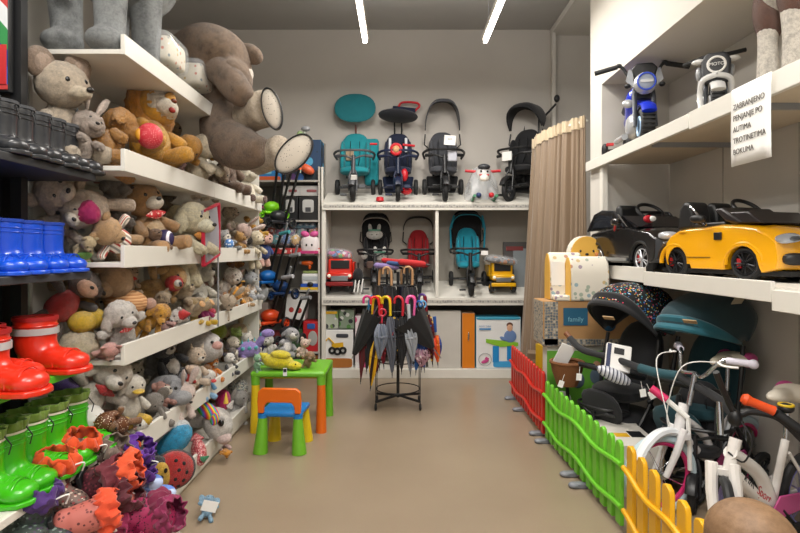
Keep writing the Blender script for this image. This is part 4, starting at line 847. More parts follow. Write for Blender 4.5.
# ================================================================ TRICYCLES AND STROLLERS
def wheel(t, c, r, w, name='wheel', tyre=None, rim=None, spokes=6, ax='X'):
    tyre = tyre or RUBBER; rim = rim or DGREY
    o = MB().torus(c, r*.82, r*.18, ax, 28, 10, flat=w/(r*.36)).build(name, tyre, t)
    m = MB(); C = Vector(c)
    m.torus(c, r*.64, r*.06, ax, 24, 6, flat=w/(r*.16)); hub = {'X': (w*.6, 0, 0), 'Y': (0, w*.6, 0)}[ax]
    m.cyl(C-Vector(hub), C+Vector(hub), r*.16, n=12)
    for k in range(spokes):
        a = 2*PI*k/spokes; d = Vector((0, math.cos(a), math.sin(a))) if ax == 'X' else Vector((math.cos(a), 0, math.sin(a)))
        m.cyl(C+d*r*.1, C+d*r*.66, r*.07, n=6)
    h = m.build('rim', rim, o); return o
def hoop_hood(t, mat, piv, w, r, p0, p1, inner=None, name='canopy', trim=None, nw=22, zs=1.0):
    def fn(u, v, k=1.0):
        a = PI*(.02+.96*u); ph = R(p0+(p1-p0)*v); q = 1+.03*math.sin(v*PI*3)
        sx = math.copysign(abs(math.cos(a))**.7, math.cos(a)); sy = abs(math.sin(a))**.75
        return (piv[0]+w*sx*k, piv[1]-r*q*sy*math.cos(ph)*k, piv[2]+zs*r*q*sy*math.sin(ph)*k)
    o = MB().grid(fn, nw, 10).build(name, mat, t, solid=.008)
    if trim: MB().tube([fn(i/nw, 0, 1.0) for i in range(nw+1)], .007, 8).build('canopy_trim', trim, o)
    if inner: MB().grid(lambda u, v: fn(u, v, .95), nw, 10).build('lining', inner, o)
    return o
blk0 = fabric('101114')
def trike(label, loc, seat, frame, rz=0, s=1.0, rise=.1, can='hood', canm=None, trim=None, H=1.12, bar=None, fender=None, basket=None, rim=None, sw=.15, extra=None, cat='tricycle', name='push_tricycle', tray=True, tyre=None, phood=(55, 140), hoodr=.3):
    t = thing(name, label, cat, loc, rot=(0, 0, rz), s=s)
    fm = frame if not isinstance(frame, str) else plain(frame, .4); sm = seat if not isinstance(seat, str) else fabric(seat)
    bar = bar or BLACK
    wheel(t, (0, -.17, .115), .115, .05, 'front_wheel', tyre, rim); wheel(t, (-.2, .16, .09+rise), .09, .045, 'rear_wheel', tyre, rim); wheel(t, (.2, .16, .09+rise), .09, .045, 'rear_wheel', tyre, rim)
    MB().torus((0, -.17, .115), .135, .02, 'X', 20, 8, flat=1.8, a0=R(20), a1=R(160)).build('fender', fender or fm, t)
    f = MB()
    for q in (-1, 1): f.tube([(q*.04, -.17, .115), (q*.04, -.15, .28), (q*.02, -.12, .34)], .011, 8)
    f.cyl((0, -.13, .3), (0, -.09, .5), .022); f.build('fork', fm, t)
    MB().tube(smooth([(0, -.1, .36), (0, -.02, .26), (0, .1, .22+rise*.7), (0, .16, .12+rise)], 4), .022, 10).build('frame', fm, t)
    MB().cyl((-.2, .16, .09+rise), (.2, .16, .09+rise), .012).build('axle', fm, t)
    MB().tube(smooth([(-.19, -.06, .5), (-.1, -.1, .5), (0, -.1, .47), (.1, -.1, .5), (.19, -.06, .5)], 4), .011, 8).build('handlebar', bar, t)
    for q in (-1, 1):
        MB().cyl((q*.13, -.09, .5), (q*.2, -.055, .5), .017, n=10).build('grip', bar, t)
        MB().box((q*.1, -.17, .115+q*.04), (.07, .05, .02)).build('pedal', bar, t, bevel=.004)
    MB().ell((0, .08, .36), (sw, .14, .045), None, 18, 10, .7).build('seat', sm, t)
    b = MB(); b.ell((0, .2, .56), (sw, .05, .25), (-8, 0, 0), 20, 14, .72); b.build('backrest', sm, t)
    for q in (-1, 1): MB().ell((q*sw*.86, .15, .52), (.03, .07, .19), (-8, 0, 0), 10, 8, .8).build('side_bolster', sm, t)
    for q in (-1, 1): MB().tube([(q*.05, .135, .7), (q*.055, .12, .55), (q*.04, .05, .42)], .009, 6, flat=.4).build('harness_strap', BLACK, t)
    if tray: MB().tube(smooth([(-.2, .14, .5), (-.22, .02, .54), (-.15, -.12, .55), (0, -.15, .55), (.15, -.12, .55), (.22, .02, .54), (.2, .14, .5)], 4), .013, 8).build('safety_bar', bar, t)
    MB().box((0, .02, .16+rise*.3), (.26, .1, .02)).build('footrest', bar, t, bevel=.006)
    hb = MB()
    for q in (-1, 1): hb.tube([(q*.1, .22, .2+rise), (q*.09, .3, .75), (q*.085, .32, H-.2)], .01, 8)
    hb.build('push_handle_tubes', fm, t)
    if basket: MB().prism([(-.15, .14), (.15, .14), (.18, .32), (-.18, .32)], .2, .36, 'XZ').build('basket', basket if not isinstance(basket, str) else fabric(basket), t, bevel=.02)
    if can == 'hood': hoop_hood(t, canm, (0, .2, .78), .19, hoodr, phood[0], phood[1], None, trim=trim)
    if can == 'hood' and s < 1: MB().ell((0, .25, .76), (.185, .02, .27), None, 20, 10, .6).build('hood_back', blk0, t)
    if can == 'hood':
        for q in (-1, 1): MB().tube([(q*.19, .2, .78), (q*.2, .18, .66), (q*.15, .2, .62)], .008, 6).build('canopy_joint', bar, t)
    return t
def ztop(Y): return 1.944+(Y-BY)/.48*.165
def zlow(Y): return .889+(Y-BY)/.48*.165
TY = 6.14
def px2x(px, Y=TY): return (px-CX)*Y/F
teal = fabric('1c9aa4', '15808c'); navy = fabric('16203c'); dgry = fabric('4a4c52', '3a3c42'); blk = fabric('17181c'); tealf = fabric('1fa0b8', '1688a0')
t = trike('teal push tricycle with a raised teal sunshade disc on the top display shelf', (px2x(354), TY+.02, 1.965), teal, '4a4c50', s=1.06, can=None, bar=plain('55585c'), sw=.165, basket=None, H=1.0)
MB().ell((0, .12, 1.07), (.23, .02, .165), (-6, 0, 0), 26, 12, .9).build('sunshade', fabric('12727c', '0e6670'), t)
MB().tube([(0, .25, .78), (0, .2, .9)], .01, 8).build('shade_stem', plain('7a5048'), t)
MB().b2((.1, .2, .22), (.26, .3, .75)).build('storage_bag', teal, t, bevel=.03); MB().box((-.06, .13, .55), (.09, .02, .13)).build('beige_pad', fabric('b8a084'), t, bevel=.01)
MB().box((.02, -.29, .24), (.06, .01, .05), (30, 0, 10)).build('label_sticker', PAPER, t)
rd = plain('c8202c', .4)
t = trike('navy push tricycle with red handle and flat sunshade on the top display shelf', (px2x(398), TY+.02, 1.965), navy, '16203c', s=1.06, can=None, bar=plain('1c2848'), basket='1a2848', sw=.15, H=1.1)
MB().ell((.0, .08, .97), (.22, .16, .045), (-10, 4, 0), 26, 10, .95).build('sunshade', fabric('24262e'), t); MB().prism([(-.06, 1.02), (.16, 1.0), (.22, 1.09), (-.06, 1.12)], .2, .28, 'XZ').build('shade_pouch', navy, t, bevel=.01)
for q in (-1, 1): MB().tube([(q*.04, .24, .75), (q*.04, .16, .95)], .009, 8).build('shade_strut', BLACK, t)
MB().tube(smooth([(.0, .22, 1.08), (.04, .2, 1.15), (.2, .2, 1.15), (.24, .2, 1.11), (.17, .22, 1.05)], 5), .013, 8).build('push_handle', rd, t)
MB().torus((-.02, -.14, .56), .05, .02, 'Y', 20, 8).build('red_horn', rd, t); MB().ell((-.02, -.15, .56), (.04, .02, .04)).build('badge', plain('c89a6a'), t)
MB().tube([(-.3, -.12, .62), (-.22, -.12, .62)], .012, 8).build('red_bar_end', rd, t); MB().tube([(.05, -.13, .61), (.18, -.12, .6)], .013, 8).build('red_bar_end', rd, t)
for q in (-1, 1): MB().box((q*.09, .14, .66), (.03, .02, .16)).build('white_piping', plain('d8dce4'), t, bevel=.006)
MB().ell((.09, -.1, .12), (.06, .05, .04)).build('red_pedal', rd, t); MB().ell((.07, -.05, .3), (.04, .04, .07)).build('red_bottle_holder', rd, t)
t = trike('grey push tricycle with a tall arched hood on the top display shelf', (px2x(444), TY+.02, 1.965), dgry, '1c1d20', s=1.08, canm=dgry, basket='1c1d20', phood=(58, 110), hoodr=.37, sw=.15)
MB().prism([(-.09, .78), (.09, .78), (.11, 1.06), (-.11, 1.06)], .27, .30, 'XZ').build('hood_panel', blk, t, bevel=.02)
MB().box((.05, -.16, .64), (.12, .006, .1), (0, 4, 0)).build('white_card', PAPER, t); text('KIKA', .022, BLACK, t, (.05, -.165, .65), (90, 0, 0), 'card_mark')
MB().box((.08, -.1, .5), (.1, .03, .14)).build('manual_bag', plain('b8bac4', .3), t, bevel=.01)
t = trike('black stroller tricycle with a round open hood beside the curtain', (px2x(517), TY, 1.965), blk, '17181a', canm=blk, rz=-42, s=1.1, basket='1c1d20', phood=(48, 128), hoodr=.3, sw=.16, tyre=RUBBER)
MB().box((-.02, -.17, .47), (.11, .006, .09)).build('white_tag', PAPER, t); MB().ell((.3, .3, 1.1), (.03, .03, .04)).build('handle_knob', BLACK, t)
MB().tube([(.1, .32, .9), (.28, .32, 1.05)], .012).build('push_handle', BLACK, t)
# small parts lying on the shelf
t = thing('toy_ball', 'small red plastic cup lying on the top shelf between two tricycles', 'toy', (px2x(380, 6.0), 5.98, 1.985)); MB().lathe([(.02, -.02), (.045, -.01), (.04, .03), (.015, .035)]).build('cup', rd, t)
# rocking cow in a clear bag
t = thing('rocking_cow', 'white rocking cow toy with red handles wrapped in clear plastic', 'toy', (px2x(481), TY-.05, 1.965))
w = plain('d8d6d4', .4)
MB().ell((0, .05, .2), (.11, .17, .13)).build('body', w, t); MB().ell((0, -.12, .3), (.085, .08, .12)).build('head', w, t); MB().ell((0, -.19, .25), (.055, .04, .045)).build('muzzle', plain('e6e0d6'), t); MB().ell((0, -.17, .38), (.07, .05, .035)).build('dark_forelock', DGREY, t)
for q in (-1, 1):
    MB().cyl((q*.08, -.08, .34), (q*.2, -.08, .35), .016, n=10).build('handle', rd, t); MB().ell((q*.035, -.19, .33), (.012, .012, .014)).build('eye', EYE_M, t)
    MB().tube(smooth([(q*.12, -.28, .05), (q*.12, -.1, .02), (q*.12, .2, .04), (q*.12, .3, .09)], 4), .018, 8).build('rocker', plain('2f7a52'), t)
    for y in (-.08, .12): MB().cyl((q*.09, y, .16), (q*.12, y, .04), .035, .03).build('leg', w, t)
    MB().ell((q*.07, -.24, .06), (.03, .03, .03)).build('red_hoof', rd if q > 0 else plain('2a3a6a'), t)
MB().box((0, -.19, .29), (.11, .01, .012), (0, 0, 0)).build('red_band', rd, t)
MB().grid(lambda u, v: (.19*math.cos(u*2*PI)*(1-.55*v**2)+.012*math.sin(u*44+v*7), .24*math.sin(u*2*PI)*(1-.5*v**2)+.012*math.cos(u*37), .01+.38*v), 40, 12).build('clear_bag', HAZE, t, ang=20)

# lower display shelf
t = trike('black stroller with white bunny cushions on the middle display shelf', (px2x(375), TY+.03, .915), blk, '1c1d20', canm=blk, trim=plain('a8a49c'), phood=(60, 120), hoodr=.2, s=.93, H=.98, sw=.15)
for z, x, sc, w_ in ((.74, -.01, 1, 'b8b6b0'), (.47, .06, .9, 'e6e4de')):
    m = plush(w_); MB().ell((x, .06-.1*(sc < 1), z), (.105*sc, .035, .065*sc)).build('bunny_cushion', m, t)
    for q in (-1, 1): MB().ell((x+q*.055, .06-.1*(sc < 1), z+.085*sc), (.024, .02, .05*sc), (0, q*8, 0)).build('bunny_ear', m, t); MB().ell((x+q*.03, .06-.1*(sc < 1)-.035, z), (.006, .005, .007)).build('bunny_eye', EYE_M, t)
    MB().box((x, .03-.1*(sc < 1), z+.055*sc), (.15*sc, .02, .018)).build('headband', plain('4f8a72'), t)
MB().ell((-.13, -.06, .48), (.04, .03, .05)).build('cushion_paw', plush('d8d6d0'), t); MB().box((0, -.1, .36), (.2, .06, .1)).build('brown_pouch', fabric('5a443c'), t, bevel=.02)
trike('red and black stroller tricycle on the middle display shelf', (px2x(419), TY+.05, .915), fabric('a81420', '8a1018'), '1c1d20', canm=blk, phood=(60, 125), hoodr=.2, s=.93, H=.98, sw=.13, rise=.12)
t = trike('turquoise and black stroller tricycle on the middle display shelf', (px2x(469), TY-.02, .905), tealf, '17181a', canm=blk, trim=plain('1f8ea8'), phood=(55, 125), hoodr=.22, s=.97, H=.98, sw=.135)
MB().box((.16, -.13, .5), (.08, .01, .05)).build('white_tag', PAPER, t)
MB().tube([(-.2, .15, .55), (-.21, .15, .8), (-.17, .1, .95)], .012, 8).build('teal_side_trim', plain('1f8ea8'), t); MB().tube([(.2, .15, .55), (.21, .15, .8), (.17, .1, .95)], .012, 8).build('teal_side_trim', plain('1f8ea8'), t)
def truck(label, loc, c, s, nm, load):
    t = thing(nm, label, 'toy truck', loc, rot=(0, 0, load[1]), s=s); m = plain(c, .3, coat=.3)
    MB().b2((-.15, -.2, .16), (.15, .02, .24)).b2((-.14, -.12, .22), (.14, .02, .4)).build('cab', m, t, bevel=.02)
    MB().box((0, -.125, .33), (.22, .012, .1)).build('windscreen', BLACK, t, bevel=.008); MB().box((0, -.205, .17), (.2, .012, .06)).build('grille', STEEL, t, bevel=.004)
    MB().b2((-.16, -.225, .08), (.16, -.19, .13)).build('bumper', m if load[0] else plain('8a1616'), t, bevel=.01)
    for q in (-1, 1): MB().ell((q*.12, -.205, .2), (.022, .012, .02)).build('headlight', plain('f2ecd8', .1, emit=.2), t)
    MB().prism([(.02, .2), (.34, .2), (.4, .36), (.0, .36)], -.16, .16, 'YZ').build('dump_bed', m, t, bevel=.012)
    MB().b2((-.1, -.18, .1), (.1, .32, .16)).build('chassis', BLACK, t)
    for q in (-1, 1):
        for y in (-.12, .22): wheel(t, (q*.145, y, .075), .075, .06, 'wheel', None, m)
    return t
truck('large red toy truck with black windscreen on the middle display shelf', (px2x(341, 6.1), 6.12, .945), 'd62a18', .95, 'toy_truck', (0, 0))
truck('yellow toy dump truck on the right of the middle display shelf', (px2x(501, 6.1), 6.12, .945), 'e8b010', .85, 'toy_truck', (1, 0))
t = thing('toy_packet', 'clear bag of rainbow coloured toys resting on the red truck', 'package', (px2x(339, 6.1), 6.12, 1.37)); MB().ell((0, 0, 0), (.15, .12, .06), (0, 6, 0), 16, 10, .8).build('packed_toys', spots('rainbow_pack', '5a3a5c', ['3a7ac8', 'e06a2a', '4ab04a', 'd8d0d8', 'c04a8a'], 22, .55), t); MB().ell((0, 0, 0.005), (.165, .13, .07), (0, 6, 0), 16, 10, .7).build('clear_bag', CLEAR, t)
t = thing('toy_packet', 'clear bag of black and white toy parts on the yellow dump truck', 'package', (px2x(501, 6.05), 6.08, 1.3)); MB().ell((0, 0, 0), (.17, .13, .045), (0, 8, 0), 16, 10, .8).build('packed_toys', spots('mono_pack', '8a8a8c', ['1d1d20', 'd8d6d2', 'b8703a', '5a5a60'], 20, .5), t); MB().ell((0, 0, .01), (.2, .15, .055), (0, 8, 0), 16, 10, .7).build('clear_bag', CLEAR, t)
t = thing('framed_panel', 'dark framed game board with a clear cover leaning on the back panel', 'board', (px2x(517, 6.25), 6.28, 1.24), rot=(-8, 0, 0)); MB().box((0, 0, 0), (.3, .03, .56)).build('frame', plain('4a4644'), t); MB().box((.06, -.02, -.03), (.2, .01, .46)).build('cover', plain('a8b0b4', .15, alpha=.6), t); MB().box((-.02, -.02, .2), (.2, .012, .05)).build('red_strip', plain('7a2a28'), t)
t = thing('folded_pram_toy', 'small black and white doll pram beside the red truck', 'doll pram', (px2x(358, 6.02), 6.03, .93)); MB().ell((0, 0, .2), (.06, .09, .09)).build('hood', blk, t); MB().torus((-.05, 0, .07), .055, .01, 'X').torus((.05, 0, .07), .055, .01, 'X').build('wheels', GREY, t); MB().tube([(0, .06, .05), (.0, 0, .35)], .008).build('handle', BLACK, t)
for i in range(3): MB().tube([(-.04+.04*i, -.08, .02), (-.02+.04*i, -.06, .17)], .008).build('white_leg', PAPER, t)

# bottom row of the back shelving
def carton(name, label, x0, x1, y0, d, z0, z1, face, side=None, rz=0, cat='box', faces=()):
    x = (x0+x1)/2; w = x1-x0; h = z1-z0
    t = thing(name, label, cat, (x, y0+d/2, z0), rz); MB().b2((-w/2, -d/2, 0), (w/2, d/2, h)).build('carton_body', side or face, t, bevel=.003)
    MB().box((0, -d/2-.002, h/2), (w-.01, .004, h-.01)).build('front_print', face, t)
    for (nm, mt, cx_, cz_, sw_, sh_) in faces: MB().ell((cx_*w, -d/2-.006, cz_*h), (sw_*w/2, .004, sh_*h/2), None, 16, 8, .35 if 'oval' not in nm else 1).build(nm.replace('oval_', ''), mt, t)
    return t
def bpx(p): return (p-CX)*5.95/F
def bz(p): return EYE-(p-CY)*5.95/F
Wp = plain('e4e4e2', .5)
t = carton('toy_box', 'white toy box with a yellow excavator picture under the red truck', bpx(322), bpx(353), 5.96, .35, .1, bz(330), Wp, faces=[('brown_band', plain('a8682a'), 0, .14, .96, .25), ('dark_label', plain('3a3c44'), .15, .85, .4, .1)])
ye = plain('d8a818')
b = MB()
for x, z, r_ in ((-.06, .2, .03), (.06, .2, .03), (0, .19, .032)): b.torus((x, -.185, z), r_, .014, 'Y', 18, 6)
b.build('wheel_picture', BLACK, t); MB().box((0, -.185, .26), (.13, .004, .05), (0, -6, 0)).tube([(-.04, -.185, .28), (-.1, -.185, .34), (-.13, -.185, .31)], .01, 6).build('excavator_picture', ye, t)
carton('toy_box', 'box with a green and white camera picture on top of the excavator box', bpx(322), bpx(338), 5.97, .2, bz(329), bz(311), spots('green_pic', 'a8b0a0', ['6a8a4a', '3a3c40', 'd0c8d8'], 12, .4), faces=[('yellow_band', ye, 0, .9, .9, .15)])
carton('toy_packet', 'clear packed green toy on top of the excavator box, right one', bpx(339), bpx(354), 5.97, .2, bz(329), bz(310), spots('pack_pic', '7a8a76', ['c8c8c4', '4a7a3a', '2a2c2c'], 16, .4))
carton('toy_box', 'slim pink and white toy box behind the umbrellas', bpx(355), bpx(368), 5.97, .25, .1, bz(316), spots('pink_pic', 'dcd0d4', ['c84a7a', 'e8e6e6', '8a8a90'], 9, .35))
carton('board_panel', 'tall light grey board standing beside the umbrella stand', bpx(428), bpx(461), 5.96, .1, .1, bz(311), plain('c4c0b8', .6), plain('b4b0a8'))
carton('toy_box', 'pale patterned toy carton half hidden behind the umbrellas', bpx(398), bpx(426), 5.98, .3, .1, bz(322), spots('pale_pic', 'b0a8a4', ['6a7a9a', 'd0c8c0', '9a5a4a'], 8, .4))
t = carton('cupboard_door_board', 'narrow orange play cupboard with a silver handle on the bottom shelf', bpx(462), bpx(475), 5.96, .25, .1, bz(313), plain('d87c10', .4), plain('a8866a'), cat='toy cupboard')
MB().ell((.0, -.14, .36), (.01, .012, .05)).build('handle', CHROME, t)
t = carton('activity_table_box', 'white and blue box showing a boy at a green activity table', bpx(476), bpx(521), 5.96, .2, .1, bz(317), Wp, plain('3a9ab8'), faces=[('teal_band', plain('3a9ab8'), 0, .97, .98, .05), ('blue_floor', plain('3a9ad0'), .18, .08, .6, .12)])
w = .5; z = .57
MB().prism([(-.14, .33), (.22, .29), (.22, .25), (.02, .24), (-.14, .29)], -.112, -.108, 'XZ').build('green_table_picture', plain('8ac030'), t)
MB().box((-.03, -.11, .16), (.07, .004, .18)).box((.12, -.11, .17), (.05, .004, .16)).build('blue_leg_picture', plain('1a86c8'), t)
MB().box((-.15, -.112, .44), (.13, .002, .02)).build('brand_strip', plain('4a86b8'), t); text('SMART TABLE', .022, plain('3a7ab0'), t, (-.15, -.113, .47), (90, 0, 0), 'box_lettering')
MB().ell((.13, -.112, .36), (.07, .004, .07)).ell((.06, -.112, .33), (.05, .004, .02), (0, 25, 0)).build('shirt_picture', plain('6a86b4'), t); MB().ell((.125, -.114, .455), (.032, .004, .042)).build('face_picture', plain('d8a888'), t); MB().ell((.125, -.112, .485), (.036, .004, .03)).build('hair_picture', plain('5a3420'), t)
MB().torus((-.15, -.112, .1), .07, .003, 'Y', 24, 5).build('circle_picture', GREY, t); MB().ell((-.15, -.112, .08), (.045, .004, .02), (0, -20, 0)).box((-.13, -.112, .11), (.04, .004, .03), (0, 30, 0)).build('pink_seat_picture', plain('c84a8a'), t)

# ================================================================ BACK LEFT TOY SHELVES
def lx(p, Y=6.0): return (p-CX)*Y/F
def lz(p): return EYE-(p-CY)*BY/F
t = carton('toy_box', 'blue and orange toy box on the top corner shelf', lx(258), lx(281), 6.0, .25, lz(180), lz(163), plain('2a7ab8'), faces=[('orange_band', plain('c85a2a'), 0, .15, .98, .25), ('light_shape', plain('7ac0d8'), -.1, .6, .4, .4)])
carton('toy_box', 'tall dark blue toy box with bright swirls on the top corner shelf', lx(305), lx(321), 6.0, .25, lz(180), lz(138), spots('blue_swirl', '1c3a5c', ['2a6a9a', '14242e', '4a9ac0', '20506a'], 7, .5))
carton('toy_box', 'dark toy box with blue shapes leaning by the bear foot', lx(290), lx(305), 5.98, .2, lz(180), lz(158), spots('dark_swirl', '1a2030', ['2a5a9a', '4a2a5a', '16181c'], 10, .5))
blob('toy_ball', 'orange ball shaped toy on the top corner shelf', at(307, 169, 5.93), (.09, .05, .05), plain('d8603a', .4), (0, 30, 0), cat='toy', shape='ball', fur=0)
for k, (a, b) in enumerate(((283, 298), (299, 318))):
    t = carton('black_box', ['black box with white picture labels, left of the pair', 'black box with white picture labels, right of the pair'][k], lx(a), lx(b), 5.98, .3, lz(220), lz(196), BLACK, faces=[('white_label', plain('b8b8b6'), 0, .6, .6, .55)])
    MB().box((0, -.16, .12), (.06, .004, .05)).build('dark_picture', DGREY, t)
for k, (a, b, c) in enumerate(((283, 300, 'white_flat'), (300, 320, 'grey_flat'))):
    carton('flat_box', ['flat white box lying on the left black box', 'flat white and red box lying on the right black box'][k], lx(a), lx(b), 5.98, .3, lz(195.5), lz(185), plain('b4b2b0'), faces=[('red_text_band', plain('8a4a4e'), .1, .5, .5, .25)])
carton('toy_box', 'long black box with white lettering on the second corner shelf', lx(252), lx(282), 6.02, .25, lz(220), lz(204), BLACK, faces=[('magenta_patch', plain('a82a6a'), -.1, .65, .3, .5), ('white_lettering', PAPER, 0, .15, .7, .06)])
carton('white_box', 'small white box at the far left of the second corner shelf', lx(246), lx(260), 5.97, .2, lz(220), lz(193), Wp)
hc = [('e07a2a', 'orange'), ('d84a2a', 'red orange'), ('4ab0c0', 'turquoise'), ('d86a9a', 'pink'), ('2a6ab0', 'blue'), ('7a4a8a', 'purple'), ('e0b04a', 'yellow'), ('8ab0b8', 'pale blue'), ('b8b8c0', 'silver')]
rs = random.Random(5)
for i, px in enumerate((266, 271, 276, 281, 286, 291, 296, 302, 308, 314)):
    c, n = hc[i % 9]; Y = 5.98+.1*(i % 2); p = at(px, 240-8*(i % 2), Y)
    t = thing('toy_packet', f'{n} toy in a clear packet on the third corner shelf'+(' near the wall end' if i > 8 else ''), 'package', p, rot=(0, rs.uniform(-30, 30), 0))
    MB().ell((0, 0, 0), (.055, .045, .06), None, 10, 8, .8).build('toy', spots('pk'+n.replace(' ', ''), c, ['e8e0da', c, '2a2c30'], 18, .35), t); MB().ell((0, 0, 0), (.065, .055, .075), None, 10, 8, .6).build('clear_wrap', CLEAR, t)
for i, px in enumerate((287, 294, 300, 306, 312)):
    t = thing('toy_packet', f'small silver grey packet, number row top of third corner shelf, {["first", "second", "third", "fourth", "last"][i]} from the left', 'package', at(px, 226, 6.05)); t['label'] = f'small silvery toy packet high on the third corner shelf, {["first", "second", "third", "fourth", "last"][i]} from the left'
    MB().ell((0, 0, 0), (.05, .04, .035), None, 10, 8, .7).build('toy', spots('silver_pack', '6a8a9a', ['b8c0c4', '4a4a5a', '9a5a7a'], 20, .4), t)
t = thing('gift_bag', 'white gift bag with pink bow and cat face on the third corner shelf', 'bag', at(310, 251, 5.93)); t.location.z = lz(254)
MB().ell((0, 0, .1), (.105, .06, .11), None, 18, 12, .7).build('bag', plain('e4dcdc'), t)
for q in (-1, 1): MB().ell((q*.05, -.03, .22), (.05, .03, .035), (0, q*-20, 0)).build('bow', plain('d85a9a'), t); MB().ell((q*.03, -.06, .1), (.01, .008, .014)).build('eye_print', EYE_M, t)
MB().box((0, -.05, .02), (.2, .03, .03)).build('pink_base', plain('c83a7a'), t)
for a, b, k in ((268, 292, 0), (293, 320, 1)): carton('display_tray', ['red and white printed cardboard tray, left one on the third corner shelf', 'red and white printed cardboard tray, right one on the third corner shelf'][k], lx(a, 5.93), lx(b, 5.93), 5.9, .04, lz(254), lz(248), spots('tray_print', 'b83a3a', ['e8dcd4', 'b83a3a', 'c8a070'], 16, .35))
t = thing('toy_bus', 'white toy bus with a blue and yellow base on the fourth corner shelf', 'toy bus', (lx(311), 6.02, lz(290)))
MB().b2((-.1, -.06, .06), (.1, .1, .18)).build('body', Wp, t, bevel=.015); MB().b2((-.11, -.07, .03), (.11, .11, .065)).build('blue_base', plain('1f4fb0'), t); MB().b2((-.11, -.075, 0), (.11, .11, .03)).build('yellow_base', plain('d8b02a'), t); MB().b2((-.09, -.05, .18), (.09, .09, .21)).build('green_roof', plain('8a9a5a'), t, bevel=.01)
MB().box((0, -.065, .13), (.16, .01, .04)).build('window_strip', plain('b8c0c4', .2), t); MB().ell((0, -.07, .06), (.035, .02, .03)).build('dark_wheel', BLACK, t)
blob('toy_blaster', 'bright orange plastic blaster on top of the toy bus', at(307, 263, 5.98), (.07, .03, .028), plain('e0601c', .35), cat='toy', shape='ball', fur=0, extra=[('handle', 'ball', plain('e0601c', .35), (.03, 0, -.04), (.018, .02, .035), (0, 0, 0)), ('muzzle', 'ball', GREY, (-.07, 0, 0), (.02, .018, .018), (0, 0, 0))])
t = carton('toy_box', 'white box with red toy pictures on the fifth corner shelf', lx(285), lx(305), 5.97, .2, lz(320), lz(293), Wp, faces=[('oval_red_picture', plain('b03a34'), -.2, .35, .25, .2), ('oval_red_picture', plain('b03a34'), .2, .35, .25, .2)]); t.rotation_euler.y = R(6)
carton('toy_box', 'bright red toy box with a round clear window on the lowest corner shelf', lx(304), lx(320), 5.94, .25, lz(352), lz(322), plain('b81a24'), faces=[('oval_clear_window', plain('a8a8a4', .1), .1, .45, .6, .5), ('blue_badge', plain('2a5aa8'), 0, .85, .5, .18)])
for i, (a, b, z0, z1, c) in enumerate(((256, 268, 320, 303, 'c8b8b0'), (290, 303, 352, 330, '3a5a3a'), (268, 284, 352, 334, '8a3a3a'), (250, 266, 352, 338, '3a3a6a'), (256, 280, 378, 356, 'b8a890'), (282, 300, 378, 357, '4a4a4e'), (302, 319, 378, 356, 'a86a2a'))):
    carton('toy_box', f'{["pale", "green", "dull red", "indigo", "sand coloured", "dark grey", "amber"][i]} toy box low in the back left corner shelving', lx(a), lx(b), 5.97, .25, max(lz(z0), .0), lz(z1), plain(c))
def mini_trike(label, px, py, Y, c, ang, Ln, grip, s=1.0):
    p = at(px, py, Y); t = thing('toy_scooter', label, 'scooter', p, rot=(0, 0, -30), s=s); m = plain(c, .35)
    for (x, y) in ((0, -.16), (-.09, .12), (.09, .12)): wheel(t, (x, y, .06), .06, .035, 'wheel', None, m, 5)
    MB().b2((-.05, -.14, .06), (.05, .14, .09)).build('deck', m, t, bevel=.01); MB().ell((0, .0, .14), (.08, .1, .06)).build('seat', m, t)
    d = Vector((math.sin(R(ang)), -.12, math.cos(R(ang))))
    for q in (-1, 1): MB().cyl(Vector((q*.05, .05, .08)), Vector((q*.05, .05, .08))+d*Ln, .014, n=8).build('handle_tube', BLACK, t)
    e = Vector((0, .05, .08))+d*Ln; MB().cyl(e-d*.02-Vector((.06, 0, 0)), e+Vector((.06, 0, 0)), .02, n=10).build('grip', plain(grip, .4), t); MB().cyl(e, e+d*.1, .012, n=8).build('grey_top', GREY, t)
    return t
mini_trike('black and lime toy scooter with a long leaning handle on the second corner shelf', 272, 220, 5.72, '7fd020', 16, .48, '17181a')
mini_trike('toy scooter with an orange tipped handle beside the black boxes', 278, 229, 5.66, '2a2c30', 26, .6, 'e0603a')
mini_trike('blue toy scooter with a turquoise handle grip on the fourth corner shelf', 268, 289, 5.66, '1a6ab8', 26, .58, '4aa0a8')
mini_trike('blue and black toy scooter with silver grip beside the toy bus', 281, 300, 5.62, '14386a', 26, .45, '9a9ca0')
mini_trike('orange and red toy scooter on the fifth corner shelf', 270, 330, 5.6, 'd8481c', 28, .5, 'b8b8bc', 1.1)
mini_trike('dark toy scooter with a thin grey handle behind the child table', 288, 345, 5.58, '2a2c30', 30, .5, '8a8c90')
t = thing('toy_wand', 'green and white toy golf club standing above the bear feet', 'toy', at(300, 140, 5.7)); MB().cyl((0, 0, -.35), (.05, 0, .1), .01).build('stick', plain('a8b4a4'), t); MB().ell((.06, 0, .12), (.05, .03, .03)).build('club_head', GREY, t); MB().ell((.0, 0, -.0), (.05, .03, .1)).build('green_wrap', plain('8aa070'), t)
